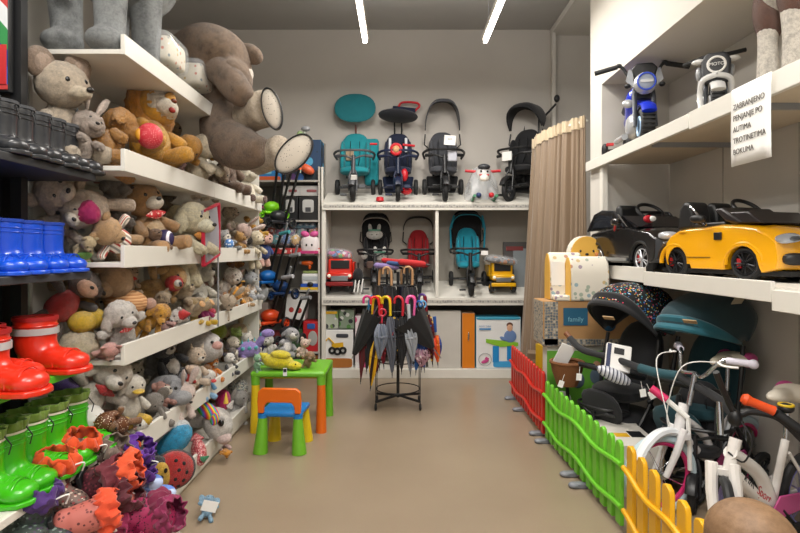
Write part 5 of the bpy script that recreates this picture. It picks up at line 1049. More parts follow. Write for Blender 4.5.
# ================================================================ RIDE-ON CARS
def car(name, label, loc, rz, paint, Lf, Lr, prof, arches, W, taper, wr, rimc, suv):
    """profile in (y, z), front towards -Y; W half width"""
    t = thing(name, label, 'ride-on car', loc, rz); z0 = .0
    poly = [Vector((y, z, 0)) for y, z in prof]
    b = MB(); xs = [-1, -.94, -.8, -.4, 0, .4, .8, .94, 1]
    ymin, ymax = min(p[0] for p in prof), max(p[0] for p in prof)
    rings = []
    for x in xs:
        r_ = []
        for y, z in prof:
            yn = (y-(ymin+ymax)/2)/((ymax-ymin)/2)
            e = abs(x)**3*taper*(abs(yn)**3)
            yy = y-math.copysign(e*(ymax-ymin)*.5, yn)
            zz = z-(abs(x)**4)*(.022 if z > .2 else 0)*(1 if z > .2 else 0)
            xx = x*W*(1-.07*max(0, (z-.16)/.2)-.05*(z < .07))
            r_.append((xx, yy, zz))
        rings.append(r_)
    b.loft(rings); body = b.build('car_body', plain(paint, .18, coat=.7, var=.02), t, ang=32, bevel=.006)
    for (ya, ra) in arches:
        for q in (-1, 1):
            m = MB(); m.torus((q*(W-.012), ya, wr), ra-.006, .012, 'X', 24, 8, a0=R(-5), a1=R(185)); m.build('wheel_arch', plain(paint, .2) if not suv else BLACK, t)
            m = MB(); m.b2((q*(W-.14), ya-ra, .03), (q*(W-.09), ya+ra, wr+ra)); m.build('wheel_well', BLACK, t)
            w = MB(); w.torus((q*(W-.045), ya, wr), wr*.8, wr*.2, 'X', 30, 10, flat=1.7); wo = w.build('wheel', RUBBER, t)
            s = MB(); fx = q*(W-.018)
            s.torus((fx, ya, wr), wr*.66, wr*.045, 'X', 30, 6)
            for k in range(10):
                a = 2*PI*k/10+(k % 2)*.22; s.tube([(fx, ya+math.cos(a)*wr*.12, wr+math.sin(a)*wr*.12), (fx, ya+math.cos(a)*wr*.64, wr+math.sin(a)*wr*.64)], wr*.045, 6)
            s.cyl((fx-.01, ya, wr), (fx+.006, ya, wr), wr*.14, n=12); s.build('alloy_rim', plain(rimc, .3, .6), wo)
            MB().cyl((fx-q*.03, ya, wr), (fx-q*.02, ya, wr), wr*.6, n=20).build('brake_disc', plain('1c1c1e', .4), wo)
            MB().box((fx-q*.01, ya+wr*.4, wr), (.012, .025, .05)).build('brake_caliper', plain('b8242a'), wo)
    return t
def arch(cy, r, z, n=10): return [(cy+r*math.cos(PI*k/n), z+r*math.sin(PI*k/n)) for k in range(n+1)]
# yellow roadster: front wheel at local y=0
wr = .09
prof = [(-.25, .065), (-.27, .12), (-.25, .195), (-.18, .25), (-.08, .285), (.04, .302), (.15, .308), (.25, .3), (.36, .298), (.45, .288), (.53, .26), (.585, .2), (.595, .13), (.57, .08)]
prof += [(a, b_) for a, b_ in arch(.45, .11, .068)]+[(.34, .055), (.11, .055)]+[(a, b_) for a, b_ in arch(.0, .112, .068)]+[(-.12, .045)]
t = car('ride_on_car', 'yellow ride-on roadster with black wheels on the lower right shelf', (1.955, 2.80, 1.251), 17, 'e8a50c', 0, 0, prof, ((0, .112), (.45, .11)), .2, .2, wr, '2c2d31', False)
Yroot = t
Yl = plain('e8a50c', .18, coat=.7, var=.02)
MB().b2((-.15, .14, .28), (.15, .42, .315)).build('cockpit', BLACK, t, bevel=.01)
MB().prism([(.05, .295), (.13, .315), (.2, .385), (.15, .39), (.02, .305)], -.17, .19, 'YZ').build('windscreen_cowl', plain('241f20', .4), t, bevel=.012)
MB().prism([(-.08, .295), (.1, .3), (.17, .365), (.0, .36)], -.16, .2, 'YZ').build('windscreen', plain('2b2628', .3), t, bevel=.008)
MB().tube([(.08+.085*math.cos(k*PI/14), .2+.085*math.sin(k*PI/14)*.75, .39+.085*math.sin(k*PI/14)*.66) for k in range(29)], .011, 8).tube([(.0, .2, .39), (.16, .2, .39)], .01, 8).build('steering_wheel', BLACK, t)
for x0_ in (-.16, .02):
    MB().prism([(.34, .28), (.47, .28), (.45, .4), (.42, .445), (.37, .44), (.35, .38)], x0_, x0_+.14, 'YZ').build('seat_back', BLACK, t, bevel=.02, seg=3)
MB().tube(smooth([(-.165, .25, .3), (-.17, .33, .39), (-.15, .38, .42)], 5), .007, 8).build('chrome_trim', CHROME, t)
for q in (-1, 1):
    MB().ell((q*.225, .25, .335), (.03, .045, .022), None, 14, 8, .8).tube([(q*.18, .27, .3), (q*.225, .26, .33)], .01, 6).build('wing_mirror', BLACK, t)
    MB().ell((q*.15, -.2, .215), (.052, .06, .019), (14, q*10, q*36), 16, 8, .8).build('headlight', plain('b4b9c0', .08, .5), t); MB().ell((q*.155, -.228, .215), (.036, .04, .012), (12, q*8, q*34)).build('headlight_insert', DGREY, t)
    MB().ell((q*.15, -.24, .115), (.055, .03, .03), (0, 0, q*26), 14, 8, .7).build('air_intake', BLACK, t)
    MB().box((q*.199, .145, .235), (.012, .045, .04)).build('side_vent', BLACK, t, bevel=.003); MB().box((q*.203, .27, .12), (.006, .16, .004)).build('sill_line', plain('7a5a10'), t)
    MB().box((q*.196, .385, .265), (.014, .045, .012)).build('door_handle', Yl, t, bevel=.004)
MB().ell((0, -.268, .125), (.08, .02, .042), None, 16, 8, .7).build('grille', BLACK, t); MB().torus((0, -.29, .125), .018, .004, 'Y').build('badge', CHROME, t)
MB().b2((-.17, -.23, .03), (.17, .56, .055)).build('underbody', BLACK, t)
# black suv
prof = [(-.2, .09), (-.215, .16), (-.2, .24), (-.1, .275), (.08, .3), (.14, .31), (.22, .315), (.3, .32), (.5, .3), (.62, .29), (.7, .25), (.72, .16), (.7, .09)]
prof += arch(.52, .11, .08)+[(.4, .065), (.13, .065)]+arch(0, .112, .08)+[(-.13, .07)]
t = car('ride_on_car', 'glossy black ride-on suv behind the yellow roadster', (1.86, 3.62, 1.251), 9, '141416', 0, 0, prof, ((0, .112), (.52, .11)), .235, .14, .095, 'c4c6ca', True)
t.scale = (1.06, 1.08, 1.08)
Bk = plain('141416', .15, coat=.8)
for q in (-1, 1):
    MB().prism([(.2, .29), (.32, .405), (.48, .42), (.58, .40), (.67, .29)], q*.2, q*.212, 'YZ').build('side_panel', Bk, t, bevel=.004); MB().prism([(.28, .31), (.35, .385), (.5, .4), (.56, .38), (.6, .31)], q*.212, q*.215, 'YZ').build('side_window', plain('2a2d33', .05, coat=.6), t)
MB().prism([(.57, .29), (.6, .4), (.62, .395), (.68, .29)], -.2, .2, 'YZ').build('tailgate', Bk, t)
MB().tube([(-.215, .2, .3), (-.207, .32, .41), (-.204, .48, .427), (-.206, .58, .405), (-.212, .67, .29)], .008, 8).build('roof_rail', plain('3a3b40', .2, .5), t)
MB().tube([(.215, .2, .3), (.207, .32, .41), (.204, .48, .427), (.206, .58, .405), (.212, .67, .29)], .008, 8).build('roof_rail', plain('3a3b40', .2, .5), t)
MB().loft([[(-.2, .06, .3), (.2, .06, .3), (.2, .24, .38), (-.2, .24, .38)], [(-.2, .09, .29), (.2, .09, .29), (.19, .27, .37), (-.19, .27, .37)]]).build('windscreen', plain('1c1c20', .15), t)
MB().tube([(-.217, .16, .3), (-.213, .27, .39)], .006, 8).build('window_pillar', CHROME, t)
MB().b2((-.1, .44, .28), (.08, .5, .47)).build('seat_back', BLACK, t, bevel=.03, seg=3)
MB().tube([(.05+.09*math.cos(k*PI/14), .3+.09*math.sin(k*PI/14)*.75, .41+.09*math.sin(k*PI/14)*.66) for k in range(29)], .012, 8).tube([(-.03, .3, .41), (.13, .3, .41)], .01, 8).build('steering_wheel', BLACK, t)
MB().ell((-.1, .1, .35), (.05, .02, .026), (0, 0, 20)).build('red_ribbon_rosette', plain('b8202e'), t); MB().ell((-.085, .083, .352), (.026, .012, .018)).build('white_label', PAPER, t)
for q in (-1, 1):
    MB().ell((q*.17, -.185, .235), (.055, .04, .025), (0, 0, q*25), 14, 8, .8).build('headlight', plain('c8ccd4', .06, .4), t); MB().ell((q*.16, -.21, .175), (.03, .02, .018)).build('fog_light', CHROME, t)
    MB().ell((q*.27, .2, .335), (.03, .04, .025), None, 12, 8, .8).build('wing_mirror', Bk, t); MB().ell((q*.236, .27, .3), (.006, .012, .025), (20, 0, 0)).build('red_handle', plain('a82420'), t)
    MB().box((q*.238, .28, .09), (.01, .3, .02)).build('side_step', STEEL, t)
MB().box((0, -.21, .17), (.2, .012, .07)).build('grille', plain('2a2b2f', .2, .6), t, bevel=.01)

# ================================================================ RIDE-ON MOTORBIKES
def motorbike(label, loc, rz, col1, kind, s=1.0):
    t = thing('ride_on_motorbike', label, 'ride-on motorbike', loc, rz, s=s); m = plain(col1, .25, coat=.4); sil = plain('c4c6c8', .25, .4)
    w = MB(); w.torus((0, -.22, .125), .095, .036, 'X', 30, 12, flat=1.25)
    for k in range(30): a = 2*PI*k/30; w.box((0, -.22+.13*math.cos(a), .125+.13*math.sin(a)), (.08, .012, .012), (math.degrees(a), 0, 0))
    w.build('front_wheel', RUBBER, t); r_ = MB()
    for q in (-1, 1): r_.torus((q*.04, -.22, .125), .062, .008, 'X', 26, 6)
    for k in range(8): a = k*PI/4; r_.cyl((0, -.22, .125), (0, -.22+.065*math.cos(a), .125+.065*math.sin(a)), .006, n=6)
    r_.build('rim', plain('a8c8e8' if kind == 'chopper' else 'd0d2d4', .3), t)
    MB().torus((0, -.22, .125), .148, .02, 'X', 24, 10, flat=2.4, a0=R(30 if kind == 'chopper' else 60), a1=R(150)).build('front_fender', m, t)
    for q in (-1, 1): MB().tube([(q*.065, -.22, .125), (q*.06, -.17, .34), (q*.055, -.15, .4)], [.014, .017, .017], 10).build('fork_tube', plain('5a5d62', .3, .6), t)
    MB().b2((-.07, -.17, .33), (.07, -.1, .37)).build('fork_yoke', BLACK, t, bevel=.006)
    MB().tube(smooth([(0, -.12, .36), (0, .0, .36), (0, .14, .3), (0, .3, .26)], 5), [.05, .07, .085, .09, .095, .095, .095, .09, .085, .08, .075, .07, .065, .06, .06, .055], 14).build('tank_body', m, t)
    MB().ell((0, .16, .34), (.09, .16, .035), None, 16, 10, .8).build('saddle', BLACK, t); MB().ell((0, .02, .18), (.09, .12, .09), None, 14, 8, .7).build('engine_block', sil, t)
    MB().torus((0, .33, .11), .075, .035, 'X', 26, 10, flat=1.4).build('rear_wheel', RUBBER, t)
    for q in (-1, 1): MB().torus((q*.2, .26, .055), .035, .02, 'X', 18, 8).cyl((0, .26, .055), (q*.2, .26, .055), .01).build('side_wheel', RUBBER, t); MB().cyl((q*.1, -.02, .1), (q*.11, .3, .13), .022).build('exhaust_pipe', sil, t)
    if kind == 'chopper':
        MB().ell((0, -.21, .42), (.075, .05, .075), None, 22, 12).build('headlight_shell', sil, t); MB().ell((0, -.245, .42), (.06, .025, .06)).build('headlight_glass', plain('aab4c4', .05, .3), t); MB().torus((0, -.262, .42), .056, .006, 'Y', 28, 6).build('headlight_ring', plain('3a56c8', .2), t)
        MB().box((0, -.272, .42), (.08, .006, .02)).build('headlight_bar', sil, t)
        for q in (-1, 1):
            MB().ell((q*.11, -.2, .41), (.02, .025, .016)).build('indicator', BLACK, t)
            MB().tube(smooth([(q*.03, -.14, .42), (q*.09, -.12, .5), (q*.13, -.1, .575), (q*.17, -.09, .585)], 4), .011, 8).build('handlebar', plain('4a4c50', .25, .7), t)
            MB().cyl((q*.16, -.09, .583), (q*.31, -.07, .555), .017, n=12).build('grip', BLACK, t); MB().ell((q*.15, -.09, .59), (.022, .02, .016)).build('brake_lever_mount', BLACK, t)
        MB().prism([(-.06, .45), (.06, .45), (.085, .53), (.05, .565), (-.05, .565), (-.085, .53)], -.2, -.17, 'XZ').build('instrument_visor', BLACK, t, bevel=.01)
        for q in (-1, 1): MB().prism([(q*.07, .4), (q*.12, .45), (q*.1, .53), (q*.075, .52)], -.19, -.175, 'XZ').build('windshield_wing', plain('c8ccd0', .1, alpha=.6), t)
        MB().ell((-.1, -.16, .3), (.04, .02, .03)).build('side_pod', sil, t)
        MB().box((-.17, .2, .09), (.05, .03, .02)).build('red_reflector', plain('c82428'), t)
    else:
        MB().prism([(-.085, .28), (.085, .28), (.095, .44), (.06, .5), (-.06, .5), (-.095, .44)], -.24, -.17, 'XZ').build('front_fairing', DGREY, t, bevel=.02, seg=3)
        MB().torus((0, -.25, .405), .055, .008, 'Y', 30, 8).build('white_ring', PAPER, t); MB().cyl((0, -.248, .405), (0, -.24, .405), .052, n=24).build('badge_plate', BLACK, t)
        text('MOTO', .032, PAPER, t, (0, -.262, .405), (90, 0, 0), 'badge_lettering')
        for q in (-1, 1):
            MB().tube(smooth([(q*.09, -.25, .06), (q*.1, -.2, .2), (q*.085, -.24, .3), (q*.0, -.26, .33)], 5), [.02]*16, 10).build('white_leg_guard', m, t)
            MB().ell((q*.11, -.2, .45), (.045, .03, .02), (0, 0, q*10)).build('indicator_wing', m, t); MB().ell((q*.105, -.17, .37), (.02, .03, .05)).build('side_shield', plain('9a9c9e', .3), t)
            MB().cyl((q*.06, -.14, .5+.0*q), (q*.2, -.1, .53 if q > 0 else .47), .016, n=12).build('grip', BLACK, t)
    return t
motorbike('blue toy chopper motorbike with high handlebars on the upper right shelf', (1.73, 3.84, 2.131), -14, '1430c0', 'chopper')
motorbike('white and grey toy motorbike with a round black badge on the upper right shelf', (1.85, 3.15, 2.131), -24, 'dcdcda', 'moto', .78)
# plush horse
t = thing('plush_horse', 'brown and white plush horse standing on the upper right shelf by the notice', 'plush toy', (1.77, 2.33, 2.131), -84, s=.88)
hm = spots('piebald', 'e6dfd2', ['3a211a', 'e6dfd2', '3a211a'], 4, .8)
b = MB(); b.ell((0, .05, .46), (.12, .26, .13)); b.tube([(0, -.12, .5), (0, -.24, .68)], [.1, .07], 14); b.ell((0, -.3, .73), (.06, .12, .065), (20, 0, 0))
for x in (-.07, .07):
    for y in (-.12, .24): b.tube([(x, y, .44), (x*1.1, y-.01, .22), (x*1.15, y, .0)], [.065, .045, .058], 12)
b.build('body', plush('e0d8ca'), t, rem=.014)
MB().ell((-.05, .2, .46), (.1, .15, .12)).ell((.0, -.14, .52), (.1, .08, .11)).ell((-.075, .25, .26), (.042, .05, .1)).ell((.076, -.12, .42), (.075, .075, .15)).ell((-.076, -.12, .40), (.075, .075, .17)).build('brown_patch', plush('4a2a1e'), t)
MB().tube([(0, -.2, .75), (0, -.1, .62), (0, -.02, .58)], [.03, .04, .03], 8).build('mane', plush('2a1812'), t); MB().tube([(0, .3, .48), (0, .36, .3), (0, .36, .12)], [.03, .045, .02], 10).build('tail', plush('2a1812'), t)
MB().torus((0, .0, .46), .128, .008, 'Y', 26, 6).tube([(-.05, -.13, .36), (-.1, -.05, .56)], .008).build('leather_girth', plain('4a3024'), t); MB().ell((0, .02, .6), (.08, .1, .03)).build('saddle', plain('3a241a'), t)
for q in (-1, 1): MB().ell((q*.05, -.33, .75), (.012, .012, .014)).build('eye', EYE_M, t)

# ================================================================ PICKET FENCES
def fence(name, label, y0, y1, x0, x1, n, c, h=.46, feet=()):
    t = thing(name, label, 'fence', (x0, y0, 0)); m = plain(c, .38, var=.04); d = Vector((x1-x0, y1-y0, 0)); L_ = d.length; t.rotation_euler = (0, 0, math.atan2(d.y, d.x))
    p = L_/n
    for i in range(n):
        x = p*(i+.5); hh = h
        MB().prism([(x-p*.3, .03), (x+p*.3, .03), (x+p*.3, hh-.03), (x+p*.22, hh-.01), (x, hh), (x-p*.22, hh-.01), (x-p*.3, hh-.03)], -.011, .011, 'XZ').build('picket', m, t, bevel=.005)
    for z in (.12, .33):
        MB().tube([(x, -.016, z+.014*math.cos(x/L_*2*PI*2)) for x in [L_*k/40 for k in range(41)]], .013, 8, flat=1.0).build('rail', m, t)
    for f in feet: MB().box((f*L_, -.03, .015), (.045, .08, .03)).ell((f*L_, -.065, .015), (.03, .035, .018)).build('foot', plain('7c7f86', .4), t, bevel=.006)
    return t
fence('picket_fence', 'red plastic picket fence section nearest the back shelves', 5.2, 3.99, 1.10, 1.09, 13, 'c8281c', .5, (.12, .42, .93))
fence('picket_fence', 'lime green plastic picket fence section in the middle', 3.96, 2.64, 1.09, 1.115, 13, '6cc02c', .455, (.04, .48, .6))
fence('picket_fence', 'yellow plastic picket fence section nearest the camera', 2.61, 1.5, 1.115, 1.02, 8, 'e2a80e', .475, (.5,))

# ================================================================ BOXES BEHIND THE FENCE
pat = spots('box_pattern', '9a9080', ['5a6268', 'b0a898', '6a7278'], 50, .45, .9, .3)
t = thing('green_carton', 'green carton with a picture of two children under the brown carton', 'box', (1.36, 4.02, 0), 0)
MB().b2((-.25, -.02, 0), (.27, .1, .695)).build('carton_body', plain('d8d8d0'), t, bevel=.003)
MB().box((0, -.023, .36), (.5, .004, .6)).build('green_print', plain('66a83a'), t); MB().box((0, -.026, .1), (.5, .004, .16)).build('white_band', PAPER, t)
for x, z in ((-.02, .52), (.12, .55)): MB().ell((x, -.03, z), (.03, .004, .035)).build('face_picture', plain('b88a6a'), t); MB().ell((x, -.028, z-.08), (.05, .004, .06)).build('clothes_picture', plain('5a6a7a'), t)
MB().ell((-.14, -.028, .3), (.07, .004, .06)).build('white_disc_picture', PAPER, t)
t = thing('brown_carton', 'large brown cardboard carton with a blue panel beneath the printed seat', 'box', (1.43, 3.99, .70), 0)
MB().b2((-.36, -.03, 0), (.36, .24, .335)).build('carton_body', CARD, t, bevel=.003); MB().box((-.3, -.033, .17), (.1, .004, .32)).box((.0, -.033, .03), (.74, .004, .05)).box((-.362, .1, .17), (.004, .26, .32)).build('patterned_border', pat, t)
MB().box((-.12, -.035, .22), (.18, .004, .13)).build('blue_panel', plain('1f5a78'), t); text('family', .05, plain('7ab0c0'), t, (-.12, -.04, .2), (90, 0, 0), 'box_lettering'); MB().ell((.13, -.035, .16), (.05, .004, .05)).build('blue_dot', plain('1f4a68'), t)
t = thing('carton_tray', 'yellow and black carton standing behind the red fence', 'box', (1.28, 4.46, .0), 10)
MB().b2((-.1, -.1, 0), (.12, .1, .62)).build('carton_body', plain('d8b014'), t); MB().prism([(-.1, .1), (.08, .05), (.12, .5), (.0, .38)], -.104, -.1, 'XZ').build('black_print', BLACK, t); MB().box((-.06, -.0, .64), (.06, .01, .1), (0, 0, 0)).build('yellow_flap', plain('e2c010'), t)
t = thing('carton', 'brown and white printed carton leaning in the red fence corner', 'box', (1.24, 4.8, 0), -15); MB().b2((-.08, -.08, 0), (.1, .1, .5)).build('carton_body', spots('brown_print', '7a6650', ['c0b4a0', '3a3028', '9a8a70'], 9, .4), t, bevel=.003)
# printed seat (baby support cushion set)
cream = spots('animal_print', 'dcd6c8', ['8fa8b0', 'b88a70', 'c8b080', '9a8a98', 'a0ac9a'], 22, .33); yel = plain('e0ae48', .6)
t = thing('foam_seat', 'folding foam toddler seat with animal print and yellow sides', 'toddler seat', (1.44, 4.02, 1.046), 0)
t.location = (1.40, 4.06, 1.037)
def arcb(x0, x1, y0, y1, h, mt, side, nm):
    pr = [(y0, 0), (y1, 0), (y1, h*.6), (y1-(y1-y0)*.1, h*.85), ((y0+y1)/2+.02, h), ((y0+y1)/2-.02, h), (y0+(y1-y0)*.1, h*.85), (y0, h*.6)]
    o = MB().prism(pr, x0, x1, 'YZ').build(nm, mt, t, bevel=.015); MB().prism([(a*.99, z*.97+.002) for a, z in pr], x0-.004, x0+.002, 'YZ').build('yellow_end', side, o)
arcb(-.13, .16, -.12, .02, .33, cream, yel, 'front_bolster'); arcb(-.25, .0, .0, .14, .36, cream, yel, 'rear_bolster'); MB().b2((-.24, -.11, 0), (.15, .13, .04)).build('base', cream, t, bevel=.01)
MB().box((-.19, -.0, .2), (.1, .012, .18), (0, 0, 0)).build('white_label', PAPER, t)
MB().prism([(.12*math.cos(PI*k/12)*1.05, .34+.15*math.sin(PI*k/12)) for k in range(13)]+[(-.126, .0), (.126, .0)], .09, .2, 'XZ').build('face_backrest', cream, t)
MB().prism([(.12*math.cos(PI*k/12)*1.04, .34+.145*math.sin(PI*k/12)) for k in range(13)]+[(-.12, .0), (.12, .0)], .08, .092, 'XZ').build('yellow_face', yel, t)
for q in (-1, 1): MB().ell((q*.05, .078, .37), (.008, .005, .01)).build('eye_print', EYE_M, t); MB().ell((q*.075, .078, .345), (.016, .004, .016)).build('cheek_print', plain('d88a4a'), t)
MB().ell((0, .078, .345), (.014, .006, .01)).build('nose_print', EYE_M, t)
t.children
for o in t.children:
    if o.name.startswith(('face_backrest', 'yellow_face', 'eye_print', 'cheek', 'nose_print')): o.location.x = .06
# white carton behind green fence
t = thing('white_carton', 'white carton with a yellow mark lying on the floor behind the green fence', 'box', (1.34, 3.25, 0), -4)
MB().b2((-.17, -.22, 0), (.17, .25, .3)).build('carton_body', plain('cfcbc2', .6), t, bevel=.004); MB().box((.0, -.05, .302), (.08, .06, .003)).build('yellow_mark', plain('d8a81c'), t); MB().box((.09, -.03, .302), (.08, .1, .003)).build('black_label', BLACK, t)

# ================================================================ STROLLERS UNDER THE SHELF
conf = spots('confetti_fabric', '15161a', ['d8d4c8', 'c83a5a', '2a7ac0', 'd8b02a', '15161a', '4aa0a8'], 75, .36, .9)
def pram(name, label, loc, rz, hood_in, hood_out, body, s=1.0, hz=.9, hr=.27, p=(0, 100), hw=.2, seatz=.55, zs=1.0):
    t = thing(name, label, 'stroller', loc, rz, s=s)
    hoop_hood(t, hood_out, (0, .1, hz), hw, hr, p[0], p[1], None, trim=BLACK, nw=26, zs=zs); hoop_hood(t, hood_in, (0, .1, hz), hw*.96, hr*.96, p[0], p[1], None, name='hood_lining', zs=zs)
    hoop_hood(t, hood_in, (0, .1, hz), hw*1.02, hr*1.03, p[0]-2, p[0]+15, None, name='hood_brim', zs=zs)
    MB().ell((0, .16, seatz+.12), (.17, .07, .26), (-15, 0, 0), 18, 12, .8).build('seat_back', body, t); MB().ell((0, -.02, seatz-.08), (.17, .17, .06), None, 18, 10, .8).build('seat', body, t); MB().ell((0, -.2, seatz-.16), (.16, .03, .12), (20, 0, 0), 14, 8, .8).build('leg_rest', body, t)
    f = MB()
    for q in (-1, 1): f.tube(smooth([(q*.2, .1, hz), (q*.21, .05, .6), (q*.2, .0, .4), (q*.17, -.24, .1)], 4), .013, 8); f.tube([(q*.2, .0, .45), (q*.22, .22, .12)], .013, 8)
    f.tube([(-.22, .22, .12), (.22, .22, .12)], .011, 8); f.build('frame', BLACK, t)
    for q in (-1, 1):
        wheel(t, (q*.24, .22, .12), .12, .04, 'rear_wheel', None, DGREY, 8); wheel(t, (q*.15, -.26, .08), .08, .035, 'front_wheel', None, DGREY, 6)
    MB().tube(smooth([(-.2, -.05, .6), (-.16, -.22, .64), (.16, -.22, .64), (.2, -.05, .6)], 5), .018, 10).build('bumper_bar', BLACK, t)
    MB().ell((0, .05, .26), (.17, .2, .09), None, 16, 10, .7).build('storage_basket', fabric('1b1c20'), t)
    MB().box((hw*.55, -hr*.72, hz+hr*.42), (.07, .006, .03), (50, 0, 15)).build('leather_patch', plain('a8875a'), t)
    return t
pram('stroller', 'black stroller with a confetti patterned hood under the lower right shelf', (1.50, 3.58, .0), -62, blk, conf, blk, 1.0, .83, .37, (38, 150), .21)
tealh = fabric('145a68', '10505c')
t = pram('stroller', 'dark teal stroller with a teal hood under the lower right shelf', (1.80, 3.2, .0), -62, fabric('19606e', '124c58'), fabric('0f353e', '0b2a31'), fabric('12404a', '0e343c'), 1.0, .86, .36, (18, 138), .21, zs=.85)
MB().box((.2, .05, 1.12), (.1, .004, .04), (30, 0, 90)).build('cream_motif', plain('b8ae94'), t)
# push handle bar with teal section
t = thing('push_bar', 'long black push bar with a teal sleeve lying across the strollers', 'push bar', (0, 0, 0))
pts = [at(570, 338, 3.75), at(583, 350, 3.6), at(612, 358, 3.4), at(640, 368, 3.2)]; MB().tube(smooth(pts, 5), .022, 12).build('bar', fabric('1c1d20'), t)
MB().tube(smooth([at(640, 368, 3.2), at(658, 373, 3.1), at(678, 376, 3.0)], 5), .028, 12).build('teal_sleeve', fabric('1d4c56'), t); MB().tube(smooth([at(678, 376, 3.0), at(700, 388, 2.85), at(722, 402, 2.7), at(740, 424, 2.6)], 5), .022, 12).build('bar', fabric('1c1d20'), t)
MB().tube([at(566, 333, 3.78), at(571, 339, 3.74)], .02, 10).build('brown_bar_end', plain('7a4a2a'), t)
t = thing('wicker_basket', 'small brown wicker basket with white paper inside behind the fence', 'basket', at(567, 372, 3.72)); wk = stripes('wicker', ['6a4020', '8a5a30', '5a3418'], 40, .8, 'Z', 2.0)
MB().lathe([(.07, -.09), (.1, .0), (.115, .07), (.105, .07), (.09, 0), (.06, -.08)], n=24).build('basket_wall', wk, t); MB().torus((0, 0, .07), .11, .012, 'Z', 28, 8).build('rim', wk, t); MB().box((-.02, 0, .12), (.1, .006, .16), (20, 20, 0)).build('paper', PAPER, t)
MB().cyl((0, 0, -.09), (.05, .05, -.65), .012).build('mount_post', BLACK, t)
t = thing('manual_pack', 'white packet with black print and striped wrap on the black stroller seat', 'package', at(618, 358, 3.35), rot=(-25, 10, -12)); MB().box((0, 0, 0), (.15, .03, .17)).build('packet', PAPER, t, bevel=.006); MB().box((0, -.017, .04), (.06, .002, .04)).build('black_print', BLACK, t); MB().box((-.06, -.017, 0), (.025, .002, .16)).build('blue_strip', plain('2a3458'), t)
MB().ell((-.02, -.02, -.12), (.11, .05, .04), (0, 15, 0), 16, 10).build('striped_wrap', stripes('wrap_stripes', ['d0d2d8', '3a3e50', 'b8bac4'], 14, .4), t)
trike('black push tricycle low behind the green fence with a dark seat', (1.33, 3.52, 0), blk, '1c1d20', rz=-60, rise=0, can=None, basket='17181a', s=.72, H=.75)
t = trike('dark child tricycle with folded black seat beside the white bicycle', (1.66, 2.98, 0), blk, '1c1d20', rz=-35, rise=0, can=None, basket='1a1b1e', s=.8, H=.7)
for k, (px, py, Y) in enumerate(((561, 384, 3.6), (579, 377, 3.55), (643, 393, 3.1), (652, 395, 3.05))):
    u = thing('paper_tag', f'small white paper tag hanging in the dark strollers, {["leftmost", "second", "third", "rightmost"][k]} of four', 'tag', at(px, py, Y), rot=(0, 20-15*k, 0)); MB().box((0, 0, 0), (.035, .003, .045)).cyl((0, 0, .02), (0, 0, .07), .0015, n=4).build('card', PAPER, u)

